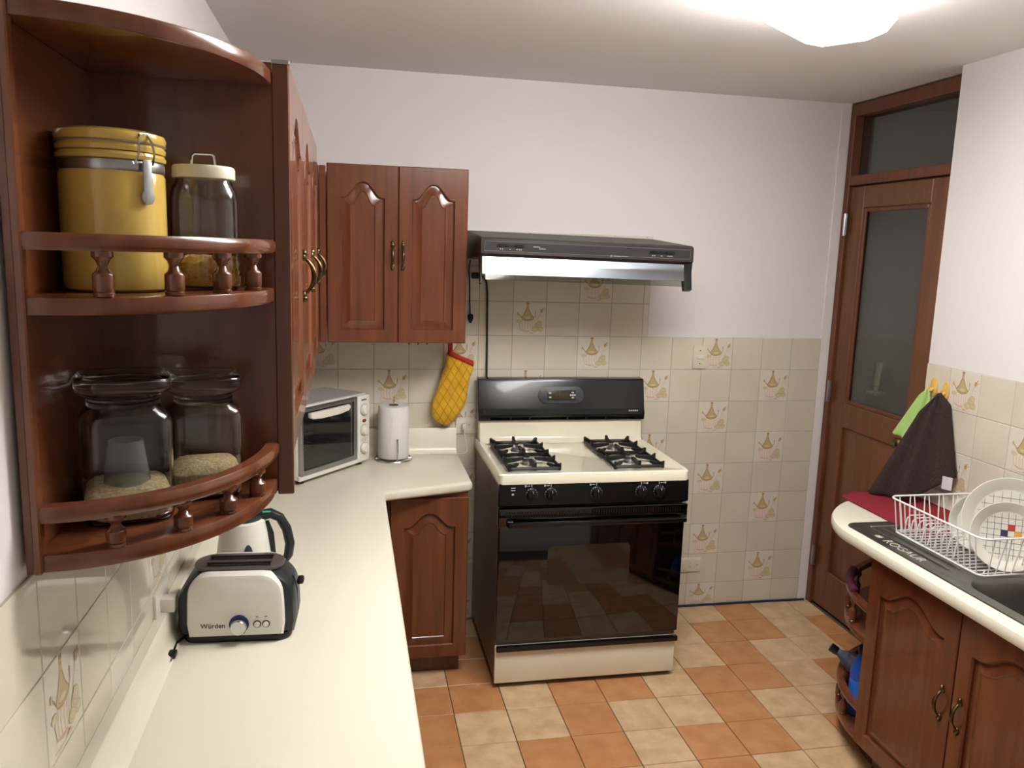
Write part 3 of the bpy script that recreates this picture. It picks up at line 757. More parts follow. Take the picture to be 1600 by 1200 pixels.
# drawer
b = cache(); box(b, sx0 + .002, sx1 - .006, -.615, -.60, .022, .178, .004, 2); dr = obj('drawer', b, 'cream_enamel', S, True)
b = cache(); box(b, sx0 + .006, sx1 - .002, -.632, -.612, .158, .18, .004, 2); obj('drawer_pull', b, 'black_enamel', dr, True)
# grates and burners
def grate(x0, x1, y0, y1):
    g = cache(); r = .005; z = .873; zt = .889
    def bar(p0, p1, h=.012, wd=.011):
        p0 = Vector(p0); p1 = Vector(p1); d = (p1 - p0); d.normalize(); s = Vector((-d.y, d.x, 0)).normalized() * wd / 2; u = Vector((0, 0, h / 2))
        loft(g, [[p0 + s - u, p0 - s - u, p0 - s + u, p0 + s + u], [p1 + s - u, p1 - s - u, p1 - s + u, p1 + s + u]])
    ym = (y0 + y1) / 2
    tube(g, [(x, y, z) for x, y in rr(x0, x1, y0, y1, .012, 3)], .0068, 6, closed=True)
    bar((x0, ym, z), (x1, ym, z), .012)
    for (a, c) in ((y0, ym), (ym, y1)):
        cx, cy = (x0 + x1) / 2, (a + c) / 2
        for (px_, py_) in ((x0, cy), (x1, cy), (cx, a), (cx, c)):
            d = Vector((cx - px_, cy - py_, 0)); L = d.length; d.normalize()
            p = Vector((px_, py_, 0)); e = p + d * (L - .022)
            loft(g, [[(q.x + s * -d.y * .0055, q.y + s * d.x * .0055, zz) for s, zz in ((1, zb), (-1, zb), (-1, zu), (1, zu))] for q, zb, zu in ((p - d * .004, .866, .897), (p + d * .012, .868, .887), (e - d * .01, .878, .889), (e, .882, .890))])
        for (px_, py_) in ((x0, a), (x1, a), (x0, c), (x1, c)):
            d = Vector((cx - px_, cy - py_, 0)); d.normalize(); p = Vector((px_, py_, 0))
            loft(g, [[(q.x + s * -d.y * .0055, q.y + s * d.x * .0055, zz) for s, zz in ((1, zb), (-1, zb), (-1, zu), (1, zu))] for q, zb, zu in ((p, .864, .893), (p + d * .03, .868, .882), (p + d * .06, .876, .884))])
    return obj('grate', g, 'cast_iron', S, True)
for (x0, x1) in ((-1.612, -1.412), (-1.195, -.995)):
    grate(x0, x1, -.580, -.155)
    for y in (-.474, -.261):
        cx = (x0 + x1) / 2
        b = cache(); lathe(b, [(.062, .8605), (.060, .8625), (.045, .8612), (.04, .8612), (.03, .862)], (cx, y, 0), 28); w_ = obj('burner_well', b, 'cream_enamel', S, True)
        b = cache(); lathe(b, [(.030, .861), (.032, .864), (.030, .870), (.027, .8705), (.027, .876), (.024, .879), (.003, .88)], (cx, y, 0), 24); obj('burner', b, 'steel', S, True)

# ================================================================ RANGE HOOD
hx0, hx1, hy = -1.722, -.875, -.452
H = thing('range_hood', 'dark brown range hood with steel visor above the gas stove', 'hood', ((hx0 + hx1) / 2, -.22, 1.56))
b = cache(); prism(b, [(-.001, 1.757), (hy + .012, 1.728), (hy, 1.722), (hy - .004, 1.668), (hy + .012, 1.655), (-.05, 1.64), (-.001, 1.64)], hx0, hx1, 0, .002, f3=lambda x, y, z: (z, x, y)); obj('body', b, 'hood_dark', H, True, 30)
b = cache(); prism(b, [(-.002, 1.7572), (hy + .014, 1.7283), (hy + .014, 1.7291), (-.002, 1.759)], hx0 + .004, hx1 - .004, f3=lambda x, y, z: (z, x, y)); obj('top_plate', b, 'hood_top', H, True)
def hface(z): return hy - .004 * (1.722 - z) / .054 - .0005
b = cache(); box(b, hx0 + .012, hx1 - .012, hface(1.69) - .001, hface(1.69) + .003, 1.676, 1.715, .001, 1); fp = obj('front_panel', b, 'hood_panel', H, True)
b = cache(); yy = hface(1.69) - .0016
for (x0, x1, z0, z1) in ((hx0 + .014, hx1 - .014, 1.7125, 1.7137), (hx0 + .014, hx1 - .014, 1.677, 1.6782), (hx0 + .014, hx0 + .0152, 1.677, 1.7137), (hx1 - .0152, hx1 - .014, 1.677, 1.7137)): box(b, x0, x1, yy - .0004, yy + .001, z0, z1)
obj('panel_outline', b, 'silver_line', fp, True)['kind'] = 'stuff'
for x0 in (hx0 + .06, hx1 - .185):
    b = cache(); box(b, x0, x0 + .105, yy - .0005, yy + .001, 1.6925, 1.7045, .0004, 1); obj('switch_slot', b, 'black_plastic', fp, True)
    for dx in (.01, .068):
        b = cache(); box(b, x0 + dx, x0 + dx + .028, yy - .004, yy, 1.694, 1.703, .001, 1); obj('slide_switch', b, 'black_plastic', fp, True)
    b = cache()
    for dx in (.012, .02, .049, .075, .084, .091): box(b, x0 + dx, x0 + dx + .004, yy - .0006, yy + .001, 1.684, 1.6875)
    obj('switch_marks', b, 'print_light', fp, True)['kind'] = 'stuff'
b = cache()
for k in range(6): box(b, hx0 + .2 + k * .0045, hx0 + .2032 + k * .0045, yy - .0006, yy + .001, 1.697, 1.7)
for k in range(6): box(b, hx0 + .222 + k * .0045, hx0 + .2252 + k * .0045, yy - .0006, yy + .001, 1.6905, 1.6935)
ribbon(b, [(hx0 + .51, 1.683), (hx0 + .505, 1.679), (hx0 + .515, 1.678), (hx0 + .51, 1.675), (hx0 + .503, 1.6745)], .0012, f3=lambda x, y: (x, yy - .0006, y))
for k in range(7): box(b, hx0 + .52 + k * .0085, hx0 + .5262 + k * .0085, yy - .0006, yy + .001, 1.6765, 1.6787)
obj('hood_print', b, 'print_light', fp, True)['kind'] = 'stuff'
tl = math.radians(14.5)
def vz(u, d=0): return (hy + .012 - math.sin(tl) * u - math.cos(tl) * d, 1.655 - math.cos(tl) * u + math.sin(tl) * d)
b = cache(); prism(b, [vz(0, 0), vz(.066, 0), vz(.066, .003), vz(0, .003)], hx0 + .008, hx1 - .035, f3=lambda x, y, z: (z, x, y)); vis = obj('visor', b, 'visor', H, True)
b = cache(); prism(b, [vz(.064, 0.0005), vz(.088, 0.0005), vz(.088, .0025), vz(.064, .0025)], hx0 + .02, hx1 - .03, f3=lambda x, y, z: (z, x, y)); obj('visor_lip', b, 'visor_glass', vis, True)
b = cache(); prism(b, [vz(0, .003), vz(.066, .003), vz(.066, .004), vz(0, .004)], hx0 + .008, hx0 + .022, f3=lambda x, y, z: (z, x, y)); obj('end_cap', b, 'white_plastic', vis, True)
for x0, x1 in ((hx1 - .034, hx1 - .002), (hx0 + .0, hx0 + .007)):
    b = cache(); prism(b, [(hy + .05, 1.655), (hy - .002, 1.66), vz(.03, .004), vz(.10, .002), vz(.102, -.022), (hy + .05, 1.64)], x0, x1, 0, .002, f3=lambda x, y, z: (z, x, y)); obj('bracket', b, 'black_plastic', H, True)

H.rotation_euler = (0, .012, 0)
# ================================================================ BACK WALL SMALL THINGS
def plate_thing(name, label, cat, c, wd, ht, face, m='ivory_plastic'):
    t = thing(name, label, cat, c, {'b': 0, 'l': PI / 2, 'r': -PI / 2}[face])
    b = cache(); prism(b, rr(-wd / 2, wd / 2, -ht / 2, ht / 2, .006, 3), 0, .008, 0, .002, f3=lambda x, y, z: (x, .001 - z, y)); obj('cover_plate', b, m, t)
    return t
t = plate_thing('light_switch', 'ivory light switch plate on the tiles to the right of the hood', 'switch', (-.613, 0, 1.226), .068, .108, 'b')
b = cache(); box(b, -.016, .016, -.0105, -.006, -.008, .008, .001, 1); obj('rocker', b, 'white_plastic', t)
for z in (-.03, .03):
    b = cache(); cyl(b, (0, -.006, z), (0, -.0078, z), .003, n=10); obj('screw', b, 'ink_dark', t)
t = plate_thing('wall_socket', 'ivory wall socket low on the tiles right beside the stove', 'socket', (-.59, 0, .213), .112, .07, 'b')
b = cache()
for x, dz in ((-.036, 0), (0, -.009), (0, .009), (.036, 0)): cyl(b, (x, -.012, dz), (x, -.0005, dz), .003, n=10)
cutb(t.children[0], b, root_m(t))
t = plate_thing('wall_socket', 'white double wall socket between oven mitt and stove with a plugged cord', 'socket', (-1.687, 0, .915), .11, .072, 'b', 'white_plastic')
b = cache()
for dx, dz in ((.024, .008), (.024, -.008), (.036, .008), (.036, -.008), (.004, .004)): cyl(b, (dx, -.012, dz), (dx, -.0005, dz), .003, n=10)
cutb(t.children[0], b, root_m(t))
b = cache(); box(b, -.029, -.011, -.03, -.006, -.014, .012, .004, 2)
b2 = obj('plug', b, 'white_plastic', None); b2.location = (-1.687, 0, .915); tag(b2, 'small white plug pushed into the double socket', 'plug')
b = cache(); tube(b, [(-1.707, -.028, .905), (-1.706, -.036, .88), (-1.70, -.04, .85), (-1.695, -.05, .82), (-1.70, -.06, .807), (-1.72, -.07, .804), (-1.80, -.065, .8035), (-1.86, -.06, .8035)], .0022, 6)
tag(obj('power_cord', b, 'cable_white'), 'thin white cord from the double socket over the worktop edge', 'cord')
# hood power cord with inline plug
b = cache(); tube(b, [(-1.70, -.05, 1.64), (-1.70, -.012, 1.6), (-1.695, -.01, 1.54), (-1.693, -.009, 1.46), (-1.69, -.010, 1.41)], .003, 6); c_ = tag(obj('power_cord', b, 'cable_black'), 'short black cord with a dangling plug beside the wall cabinet', 'cord')
b = cache(); lathe(b, [(.004, 0), (.008, .01), (.012, .02), (.012, .035), (.006, .04)], (-1.688, -.014, 1.37), 12); obj('plug', b, 'cable_black', c_)
b = cache(); tube(b, [(-1.665, -.03, 1.575), (-1.64, -.018, 1.572), (-1.622, -.010, 1.55), (-1.617, -.009, 1.5), (-1.615, -.009, 1.4), (-1.612, -.009, 1.25), (-1.611, -.012, 1.14), (-1.61, -.018, 1.05)], .0042, 6)
c_ = tag(obj('power_cord', b, 'cable_black'), 'long black cord hanging down the tiles from hood to stove', 'cord')
b = cache(); box(b, -1.69, -1.655, -.04, -.015, 1.562, 1.588, .004, 2); obj('plug', b, 'cable_black', c_)

# oven mitt
mt = thing('oven_mitt', 'yellow quilted oven mitt with red cuff hanging from the wall cabinet', 'mitt', (-1.76, -.075, .93))
out2 = [(-1.782, 1.245), (-1.680, 1.200), (-1.688, 1.14), (-1.698, 1.08), (-1.703, 1.035), (-1.715, 1.005), (-1.735, .975), (-1.758, .945), (-1.785, .926), (-1.815, .935), (-1.842, .955), (-1.855, .985), (-1.852, 1.03), (-1.832, 1.09), (-1.812, 1.15), (-1.796, 1.20)]
def puff(outl, y0, th, rings=5):
    cx = sum(p[0] for p in outl) / len(outl); cz = sum(p[1] for p in outl) / len(outl); L = []
    for s in range(-rings, rings + 1):
        a = s / rings * PI / 2 * .96; k = .55 + .45 * math.cos(a) ** .6 if abs(s) < rings else .5
        L.append([(cx + (x - cx) * k, y0 + th * math.sin(a), cz + (z - cz) * k) for x, z in outl])
    return L
def subdiv(pts, n=3):
    out = []; m = len(pts)
    for i in range(m):
        p0, p1, p2, p3 = (Vector(pts[(i + k - 1) % m]) for k in range(4))
        for j in range(n):
            t_ = j / n
            q = .5 * ((2 * p1) + (p2 - p0) * t_ + (2 * p0 - 5 * p1 + 4 * p2 - p3) * t_ ** 2 + (3 * p1 - p0 - 3 * p2 + p3) * t_ ** 3); out.append((q.x, q.y))
    return out
b = cache(); loft(b, puff(subdiv(out2), -.045, .024)); mb = obj('glove', b, 'mitt_yellow', mt, True, 80)
b = cache()   # quilting seams: two families of diagonals following the padded surface
ol = subdiv(out2); qcx = sum(p[0] for p in ol) / len(ol); qcz = sum(p[1] for p in ol) / len(ol)
def edge_scale(x, z):
    dx, dz = x - qcx, z - qcz; best = 9
    for i in range(len(ol)):
        ax_, az = ol[i][0] - qcx, ol[i][1] - qcz; bx_, bz = ol[(i + 1) % len(ol)][0] - qcx, ol[(i + 1) % len(ol)][1] - qcz
        ex, ez = bx_ - ax_, bz - az; den = dx * ez - dz * ex
        if abs(den) < 1e-12: continue
        tt = (ax_ * ez - az * ex) / den; uu = (ax_ * dz - az * dx) / den
        if tt > 0 and -1e-6 <= uu <= 1 + 1e-6: best = min(best, tt)
    return 1 / best
for fam in (math.radians(62), math.radians(-28) + PI / 2 + math.radians(62)):
    d = Vector((math.cos(fam), math.sin(fam))); nrm = Vector((-d.y, d.x))
    for k in range(-6, 7):
        run = []
        for j in range(-60, 61):
            p = Vector((qcx, qcz)) + nrm * k * .03 + d * j * .005
            sc_ = edge_scale(p.x, p.y)
            if sc_ < .97:
                ca = 0.0 if sc_ <= .55 else ((sc_ - .55) / .45) ** (1 / .6)
                run.append((p.x, -.045 - .024 * math.sqrt(max(0, 1 - ca * ca)) - .0002, p.y))
            else:
                if len(run) > 3: tube(b, run, .0013, 5)
                run = []
        if len(run) > 3: tube(b, run, .0013, 5)
obj('quilting', b, 'mitt_seam', mb, True)['kind'] = 'stuff'
b = cache(); cuff = [(-1.786, 1.262), (-1.772, 1.252), (-1.735, 1.232), (-1.676, 1.208), (-1.674, 1.188), (-1.72, 1.206), (-1.765, 1.228), (-1.79, 1.24)]
loft(b, puff(cuff, -.045, .027, 4)); obj('cuff', b, 'mitt_red', mt, True, 70)
b = cache(); tube(b, [(-1.781, -.046, 1.25), (-1.784, -.05, 1.285), (-1.779, -.06, 1.312), (-1.774, -.05, 1.29), (-1.772, -.044, 1.25)], .006, 8); obj('hanging_loop', b, 'mitt_red', mt, True)

# ================================================================ LEFT COUNTER THINGS
# paper towel roll on wire holder
t = thing('paper_towel', 'white paper towel roll standing on a wire holder by the tiles', 'paper roll', (-2.02, -.12, ZT))
b = cache(); lathe(b, [(.021, .012), (.062, .012), (.0645, .016), (.0645, .228), (.062, .232), (.021, .232), (.0195, .228), (.0195, .016)], n=40)
bmv = b.verts[:]; obj('roll', b, 'white_paper', t)
b = cache(); lathe(b, [(.0195, .012), (.0198, .234), (.018, .234), (.018, .012)], n=24); obj('core', b, 'cardboard', t)
b = cache(); tube(b, [(.078 * math.cos(2 * PI * k / 28), .078 * math.sin(2 * PI * k / 28), .004) for k in range(28)], .003, 6, closed=True)
tube(b, [(-.078, 0, .004), (.078, 0, .004)], .003, 6); tube(b, [(0, 0, .004), (0, 0, .262), (0.001, 0, .268)], .003, 6)
tube(b, [(.012, -.078, .004), (.014, -.075, .05), (.014, -.071, .10), (.013, -.068, .102), (.012, -.070, .09)], .0025, 6); obj('wire_holder', b, 'chrome', t)
# toaster oven, turned in the corner
ax = math.atan2(.316, .262)
t = thing('toaster_oven', 'white toaster oven with glass door turned into the counter corner', 'oven', (-2.252, -.335, ZT), ax)
wd, dp, ht = .405, .235, .28
for x in (-.17, .17):
    for y in (.03, .2):
        b = cache(); cyl(b, (x, y, .0), (x, y, .018), .014, n=12); obj('foot', b, 'black_plastic', t)
b = cache(); box(b, -wd/2, wd/2, .012, dp, .015, .015 + ht, .008, 2); box(b, -wd/2, wd/2, 0, .016, .015, .035, .003, 1); case = obj('case', b, 'appliance_white', t)
b = cache(); box(b, -.184, .104, -.02, dp - .02, .05, .278); cutb(case, b, root_m(t))
b = cache(); box(b, -wd/2 + .006, wd/2 - .006, .02, dp - .006, .2945, .2965, .001, 1); obj('top_plate', b, 'appliance_grey_top', t)
b = cache(); box(b, .125, wd/2, -.004, .014, .018, .292, .006, 2); pn = obj('control_panel', b, 'appliance_white', t)
for i, z in enumerate((.232, .148, .073)):
    b = cache(); lathe(b, [(.022, 0), (.022, .004), (.018, .012), (.016, .014), (.003, .0145)], (.165, -.004, z), 20, mtx=axis_m((0, -1, 0))); box(b, .162, .168, -.024, -.016, z - .016, z + .016, .002, 1); obj('knob', b, 'white_plastic', pn)
    b = cache(); lathe(b, [(.0245, 0), (.0245, .001)], (.165, -.0042, z), 24, mtx=axis_m((0, -1, 0))); obj('knob_ring', b, 'ink_grey', pn)
b = cache(); lathe(b, [(.011, 0), (.011, .003), (.004, .004)], (.165, -.004, .187), 16, mtx=axis_m((0, -1, 0)), sx=1.0, sy=.6); obj('pilot_lamp', b, 'red_lamp', pn)
b = cache()
for k in range(4): box(b, .149 + k * .008, .155 + k * .008, -.0048, -.003, .270, .276)
for k in range(6): box(b, .145 + k * .007, .150 + k * .007, -.0046, -.003, .111, .1125); 
for k in range(5): box(b, .145 + k * .007, .150 + k * .007, -.0046, -.003, .104, .1055)
obj('panel_print', b, 'ink_dark', pn)
b = cache(); box(b, -.19, .118, -.002, .006, .04, .285); b2 = cache()
dd = cache()
for (x0, x1, z0, z1) in ((-.198, -.186, .036, .29), (.104, .122, .036, .29), (-.186, .104, .036, .055), (-.186, .104, .275, .29)): box(dd, x0, x1, -.006, .012, z0, z1, .002, 1)
b.free(); b2.free(); od2 = obj('oven_door', dd, 'steel', t)
b = cache(); box(b, -.187, .105, -.001, .003, .054, .276); obj('door_glass', b, 'smoked_glass', od2)
b = cache(); prism(b, [(-.165, .255), (-.165, .272), (.055, .272), (.06, .262), (.05, .25), (0, .243), (-.10, .243), (-.15, .247)], 0, .02, 0, .005, f3=lambda x, y, z: (x, -.006 - z, y)); obj('door_handle', b, 'white_plastic', od2)
b = cache(); y1_ = dp - .021
for q in ((-.1835, .1035, y1_ - .001, y1_, .0505, .2775), (-.1835, -.1825, .014, y1_, .0505, .2775), (.1025, .1035, .014, y1_, .0505, .2775), (-.1835, .1035, .014, y1_, .0505, .0515), (-.1835, .1035, .014, y1_, .2765, .2775)): box(b, *q)
obj('oven_cavity', b, 'oven_inside', t)
b = cache()
z = .13
for k in range(13): tube(b, [(-.175 + k * .0225, .022, z), (-.175 + k * .0225, y1_ - .004, z)], .0014, 5)
for y in (.022, y1_ - .004): tube(b, [(-.1825, y, z), (.1025, y, z)], .0018, 5)
obj('rack', b, 'chrome', t)
# kettle
t = thing('electric_kettle', 'white electric kettle with dark grey handle standing behind the toaster', 'kettle', (-2.462, -1.44, ZT), .1)
b = cache(); lathe(b, [(.075, 0), (.078, .006), (.075, .014), (.06, .016)], n=32); obj('power_base', b, 'dark_plastic', t)
b = cache(); lathe(b, [(.066, .016), (.072, .02), (.0725, .04), (.066, .11), (.057, .175), (.052, .20), (.045, .204)], n=36); kb_ = obj('body', b, 'appliance_white', t)
b = cache(); prism(b, [(-.035, 0), (.035, 0), (.006, -.06), (-.006, -.06)], 0, .03, 0, .004, f3=lambda x, y, z: (-.045 - z * 1.0 + 0 * y, x, .195 + y * .5)); obj('spout', b, 'appliance_white', t)
b = cache(); lathe(b, [(.046, .204), (.048, .208), (.04, .214), (.012, .217), (.012, .224), (.003, .225)], n=28); obj('lid', b, 'dark_plastic', t)
b = cache(); tube(b, [(.04, 0, .208), (.066, 0, .212), (.088, 0, .200), (.104, 0, .17), (.112, 0, .13), (.108, 0, .10), (.1, 0, .085)], [.014, .013, .012, .0125, .0125, .012, .009], 10, flat=1.1); tube(b, [(.053, 0, .19), (.064, 0, .16), (.069, 0, .1), (.071, 0, .06)], .009, 8); obj('handle', b, 'dark_plastic', t)
b = cache(); box(b, .045, .068, -.012, .012, .2165, .2215, .002, 1); obj('lid_button', b, 'green_plastic', t)
b = cache(); prism(b, arc(0, 0, .011, .03, 0, 2 * PI, 20)[:-1], 0, .003, 0, .001, f3=lambda x, y, z: (.012 + x, -.0645 - z + y * .12, .125 + y)); obj('water_gauge', b, 'grey_panel', t)
# toaster
t = thing('toaster', 'white and black two-slot toaster on the left worktop', 'toaster', (-2.446, -1.632, ZT), -.05)
W2, D2, H2 = .128, .075, .165
def tshape(hw, zb, zt, rtop, n=8):
    """front outline of the toaster: straight bottom, bulging sides, round shoulders"""
    P = [(-hw * .96, zb), (hw * .96, zb), (hw, zb + .03), (hw * .985, zb + .08)]
    P += arc(hw * .97 - rtop, zt - rtop, rtop, rtop, .12, PI / 2, n) + arc(-hw * .97 + rtop, zt - rtop, rtop, rtop, PI / 2, PI - .12, n)
    P += [(-hw * .985, zb + .08), (-hw, zb + .03)]
    return P
b = cache(); prism(b, tshape(.106, .016, H2 - .002, .05), -D2, D2, 0, .012, f3=lambda x, y, z: (x, z, y)); shell_ = obj('white_shell', b, 'appliance_white', t, ang=45)
b = cache()
def ring_y(hw, zb, zt, r, dy): return [(x, y_) for x, y_ in tshape(hw, zb, zt, r)]
prism(b, tshape(W2, .014, H2 - .006, .062), -D2 + .014, D2 - .014, 0, .016, f3=lambda x, y, z: (x, z, y)); ends_ = obj('black_ends', b, 'dark_plastic', t, ang=45)
b = cache(); prism(b, rr(-.118, .118, -.066, .066, .03, 5), 0, .018, 0, .005); obj('base', b, 'black_plastic', t)
b = cache(); prism(b, rr(-.098, .098, -.05, .05, .045, 8), H2 - .006, H2 + .0015, 0, .002); tp = obj('top_plate', b, 'toaster_top', t)
def slots(d, zlo):
    q = cache()
    for y in (-.02, .02): box(q, -.07 - d, .07 + d, y - .011 - d, y + .011 + d, zlo, H2 + .02)
    return q
for part in (tp, shell_, ends_): cutb(part, slots(0, .05), root_m(t))
for y in (-.02, .02):
    b = cache()          # thin steel liner of the slot, open at the top
    for q in ((-.0698, -.0690, y - .0108, y + .0108), (.0690, .0698, y - .0108, y + .0108), (-.0698, .0698, y - .0108, y - .0100), (-.0698, .0698, y + .0100, y + .0108)): box(b, *q, .0505, H2 - .004)
    box(b, -.0698, .0698, y - .0108, y + .0108, .0505, .0515); s_ = obj('bread_slot', b, 'steel_dark', t)
    b = cache()
    for q in (-1, 1): box(b, -.072, .072, y + q * .012 - .0012, y + q * .012 + .0012, H2 + .001, H2 + .0028, .0005, 1)
    obj('slot_rim', b, 'steel_dark', s_)
b = cache(); box(b, .112, .15, -.005, .005, .04, .128); cutb(ends_, b, root_m(t))
b = cache(); box(b, .126, .142, -.014, .014, .110, .124, .005, 2); obj('lever', b, 'black_plastic', t)
b = cache(); lathe(b, [(.0215, 0), (.0215, .003), (.019, .003)], (.008, -D2 + .001, .048), 28, mtx=axis_m((0, -1, 0))); dl = obj('dial_ring', b, 'blue_print', t)
b = cache(); lathe(b, [(.018, 0), (.018, .010), (.016, .013), (.003, .0135)], (.008, -D2 - .002, .044), 28, mtx=axis_m((0, -1, 0))); obj('dial', b, 'chrome', t)
for x in (.047, .066):
    b = cache(); lathe(b, [(.0085, 0), (.0085, .002)], (x, -D2 + .0006, .047), 20, mtx=axis_m((0, -1, 0))); k = obj('button_ring', b, 'print_black', t)
    b = cache(); lathe(b, [(.0062, 0), (.0062, .004), (.002, .005)], (x, -D2 - .0005, .047), 18, mtx=axis_m((0, -1, 0))); obj('button', b, 'appliance_white', k)
    b = cache(); box(b, x - .003, x + .003, -D2 - .0006, -D2 + .001, .062, .066); obj('button_icon', b, 'ink_grey', t)
tm = text_mesh('Würden', .0155, 'print_black'); o = inst('brand_lettering', tm, t, (-.048, -D2 - .0006, .045), (PI / 2, 0, 0))
b = cache(); tube(b, [(-.11, -.04, .01), (-.128, -.07, .006), (-.125, -.10, .006), (-.123, -.115, .006)], .003, 6); obj('cord', b, 'cable_black', t)
b = cache(); box(b, -.132, -.114, -.135, -.112, .001, .014, .003, 2); 
for q in (-.127, -.119): cyl(b, (q, -.135, .008), (q, -.153, .006), .0018, n=6, mi=1)
obj('plug', b, ['black_plastic', 'chrome'], t)
# socket on left wall with adapter
t = plate_thing('wall_socket', 'white wall socket low on the left tiles beside the toaster', 'socket', (XL, -1.665, .893), .12, .075, 'l', 'white_plastic')
b = cache(); box(b, -.025, .008, -.036, -.006, -.018, .014, .003, 2); a_ = obj('plug_adapter', b, 'white_plastic', None)
a_.location = (XL, -1.665, .893); a_.rotation_euler = (0, 0, PI / 2); tag(a_, 'white plug adapter sticking out of the left wall socket', 'plug')

# ================================================================ SINK
t = thing('sink', 'stainless steel sink with ribbed drainboard set into the right worktop', 'sink', (-.32, -1.7, ZT - .02))
bx0, bx1, by0, by1 = -.50, -.14, -2.15, -1.59
b = cache()
plate_o = rr(SKX0, SKX1, SKY0, SKY1, .035, 6); bowl = rr(bx0, bx1, by0, by1, .07, 6)
def sc(P, k, z): 
    cx = (bx0 + bx1) / 2; cy = (by0 + by1) / 2
    return [(cx + (x - cx) * k, cy + (y - cy) * k, z) for x, y in P]
rim2 = rr(SKX0 + .012, SKX1 - .012, SKY0 + .012, SKY1 - .012, .03, 6)
loft(b, [[(x, y, ZT - .0002) for x, y in plate_o], [(x, y, ZT + .0035) for x, y in rr(SKX0 + .002, SKX1 - .002, SKY0 + .002, SKY1 - .002, .034, 6)], [(x, y, ZT + .0035) for x, y in rim2], [(x, y, ZT + .0015) for x, y in rr(SKX0 + .018, SKX1 - .018, SKY0 + .018, SKY1 - .018, .028, 6)],
         sc(bowl, 1.03, ZT + .0015), sc(bowl, 1.0, ZT - .001), sc(bowl, .975, ZT - .02), sc(bowl, .95, ZT - .10)], cap0=False, cap1=False)
o = obj('basin_plate', b, 'sink_steel', t, True, 50)
b = cache(); loft(b, [sc(bowl, .95, ZT - .10), sc(bowl, .93, ZT - .13), sc(bowl, .85, ZT - .15), sc(bowl, .2, ZT - .155)], cap0=False); obj('bowl', b, 'sink_steel', t, True, 50)
for k in range(9):
    x = -.478 + k * .036
    b = cache(); tube(b, [(x, -1.165, ZT + .0012), (x, -1.18, ZT + .0035), (x, -1.50, ZT + .0035), (x, -1.52, ZT + .0012)], .0035, 6); obj('drain_rib', b, 'steel', t, True)
b = cache(); box(b, -.475, -.17, -1.150, -1.138, ZT + .001, ZT + .0055, .001, 1); obj('drain_rib', b, 'steel', t, True)
tm = text_mesh('ROGAUR', .044, 'etch'); o = inst('etched_lettering', tm, t); o.matrix_local = root_m(t).inverted() @ Matrix.Translation((-.506, -1.36, ZT + .0019)) @ Matrix.Rotation(-PI / 2, 4, 'Z')
b = cache()
for s in range(5): poly(b, [(-.506 + .016 * math.cos(a) * (1 if q % 2 == 0 else .3) , -1.235 + .012 * math.sin(a) * (1 if q % 2 == 0 else .3) + (s - 2) * .004) for q, a in enumerate([2 * PI * i / 10 + s for i in range(10)])], 0, lambda x, y: (x, y, ZT + .0019 + s * .00003))
obj('etched_emblem', b, 'etch', t, True)

# red cloth on the worktop end
b = cache(); gx, gy = 16, 20; V = {}
for i in range(gx + 1):
    for j in range(gy + 1):
        x = -.37 + .325 * i / gx; y = -.765 - .50 * j / gy
        if i < 4 and j < 5: y -= (4 - i) * .012 * (5 - j) / 5
        z = ZT + .0035 + .0008 * math.sin(x * 60) * math.cos(y * 50)
        V[i, j] = b.verts.new((x, y, z))
for i in range(gx):
    for j in range(gy): b.faces.new((V[i, j], V[i + 1, j], V[i + 1, j + 1], V[i, j + 1]))
o = obj('red_cloth', b, 'cloth_red', recalc=True); md = o.modifiers.new('s', 'SOLIDIFY'); md.thickness = .004; md.offset = 0
tag(o, 'dark red cloth spread on the rounded end of the worktop', 'cloth')

# hooks and towels
def hook(y, z, label):
    t = thing('wall_hook', label, 'hook', (XR, y, z), -PI / 2)
    b = cache(); prism(b, arc(0, .002, .018, .036, 0, 2 * PI, 20)[:-1], 0, .006, 0, .002, f3=lambda x, y_, q: (x, -q, y_)); obj('back_plate', b, 'hook_yellow', t)
    b = cache(); tube(b, [(0, -.006, -.004), (0, -.018, -.012), (0, -.026, -.012), (0, -.03, -.002), (0, -.028, .006)], [.006, .006, .006, .006, .005], 8); obj('hook_arm', b, 'hook_yellow', t)
    return t
hook(-.838, 1.226, 'yellow adhesive hook holding the green towel')
hook(-.902, 1.220, 'yellow adhesive hook holding the brown towel')
def drape(name, label, apex, bl, br, folds, amp, mname, nu=40, nv=30, spread=1.0, sag=.0, out=(-1, -.5, 0), neck=.22):
    b = cache(); A = Vector(apex); BL = Vector(bl); BR = Vector(br); O = Vector(out).normalized(); V = {}
    for j in range(nv + 1):
        v = j / nv; sp = neck * min(1, v * 6) * (1 - v) + v ** spread
        for i in range(nu + 1):
            u = i / nu
            E = BL.lerp(BR, u)
            p = A.lerp(E, v); c = A.lerp(BL.lerp(BR, .5), v)
            p = c + (p - c) * (sp / max(v, .03)) if v > 0 else A + (BR - BL) * (u - .5) * .03
            f = math.sin(u * folds * 2 * PI + .6) * amp * (.25 + v) + math.sin(u * PI) * .03 * (.3 + .7 * v)
            p = p + O * f
            p.z += -sag * math.sin(u * PI) * v
            V[i, j] = b.verts.new(p)
    for i in range(nu):
        for j in range(nv): b.faces.new((V[i, j], V[i + 1, j], V[i + 1, j + 1], V[i, j + 1]))
    o = obj(name, b, mname, ang=180); md = o.modifiers.new('s', 'SOLIDIFY'); md.thickness = .004; md.offset = 0
    return o
gt = tag(drape('hand_towel', '', (-.066, -.838, 1.222), (-.115, -.735, 1.03), (-.07, -.86, 1.01), 2.2, .008, 'towel_green', nu=28), 'lime green hand towel hanging from a yellow wall hook', 'towel')
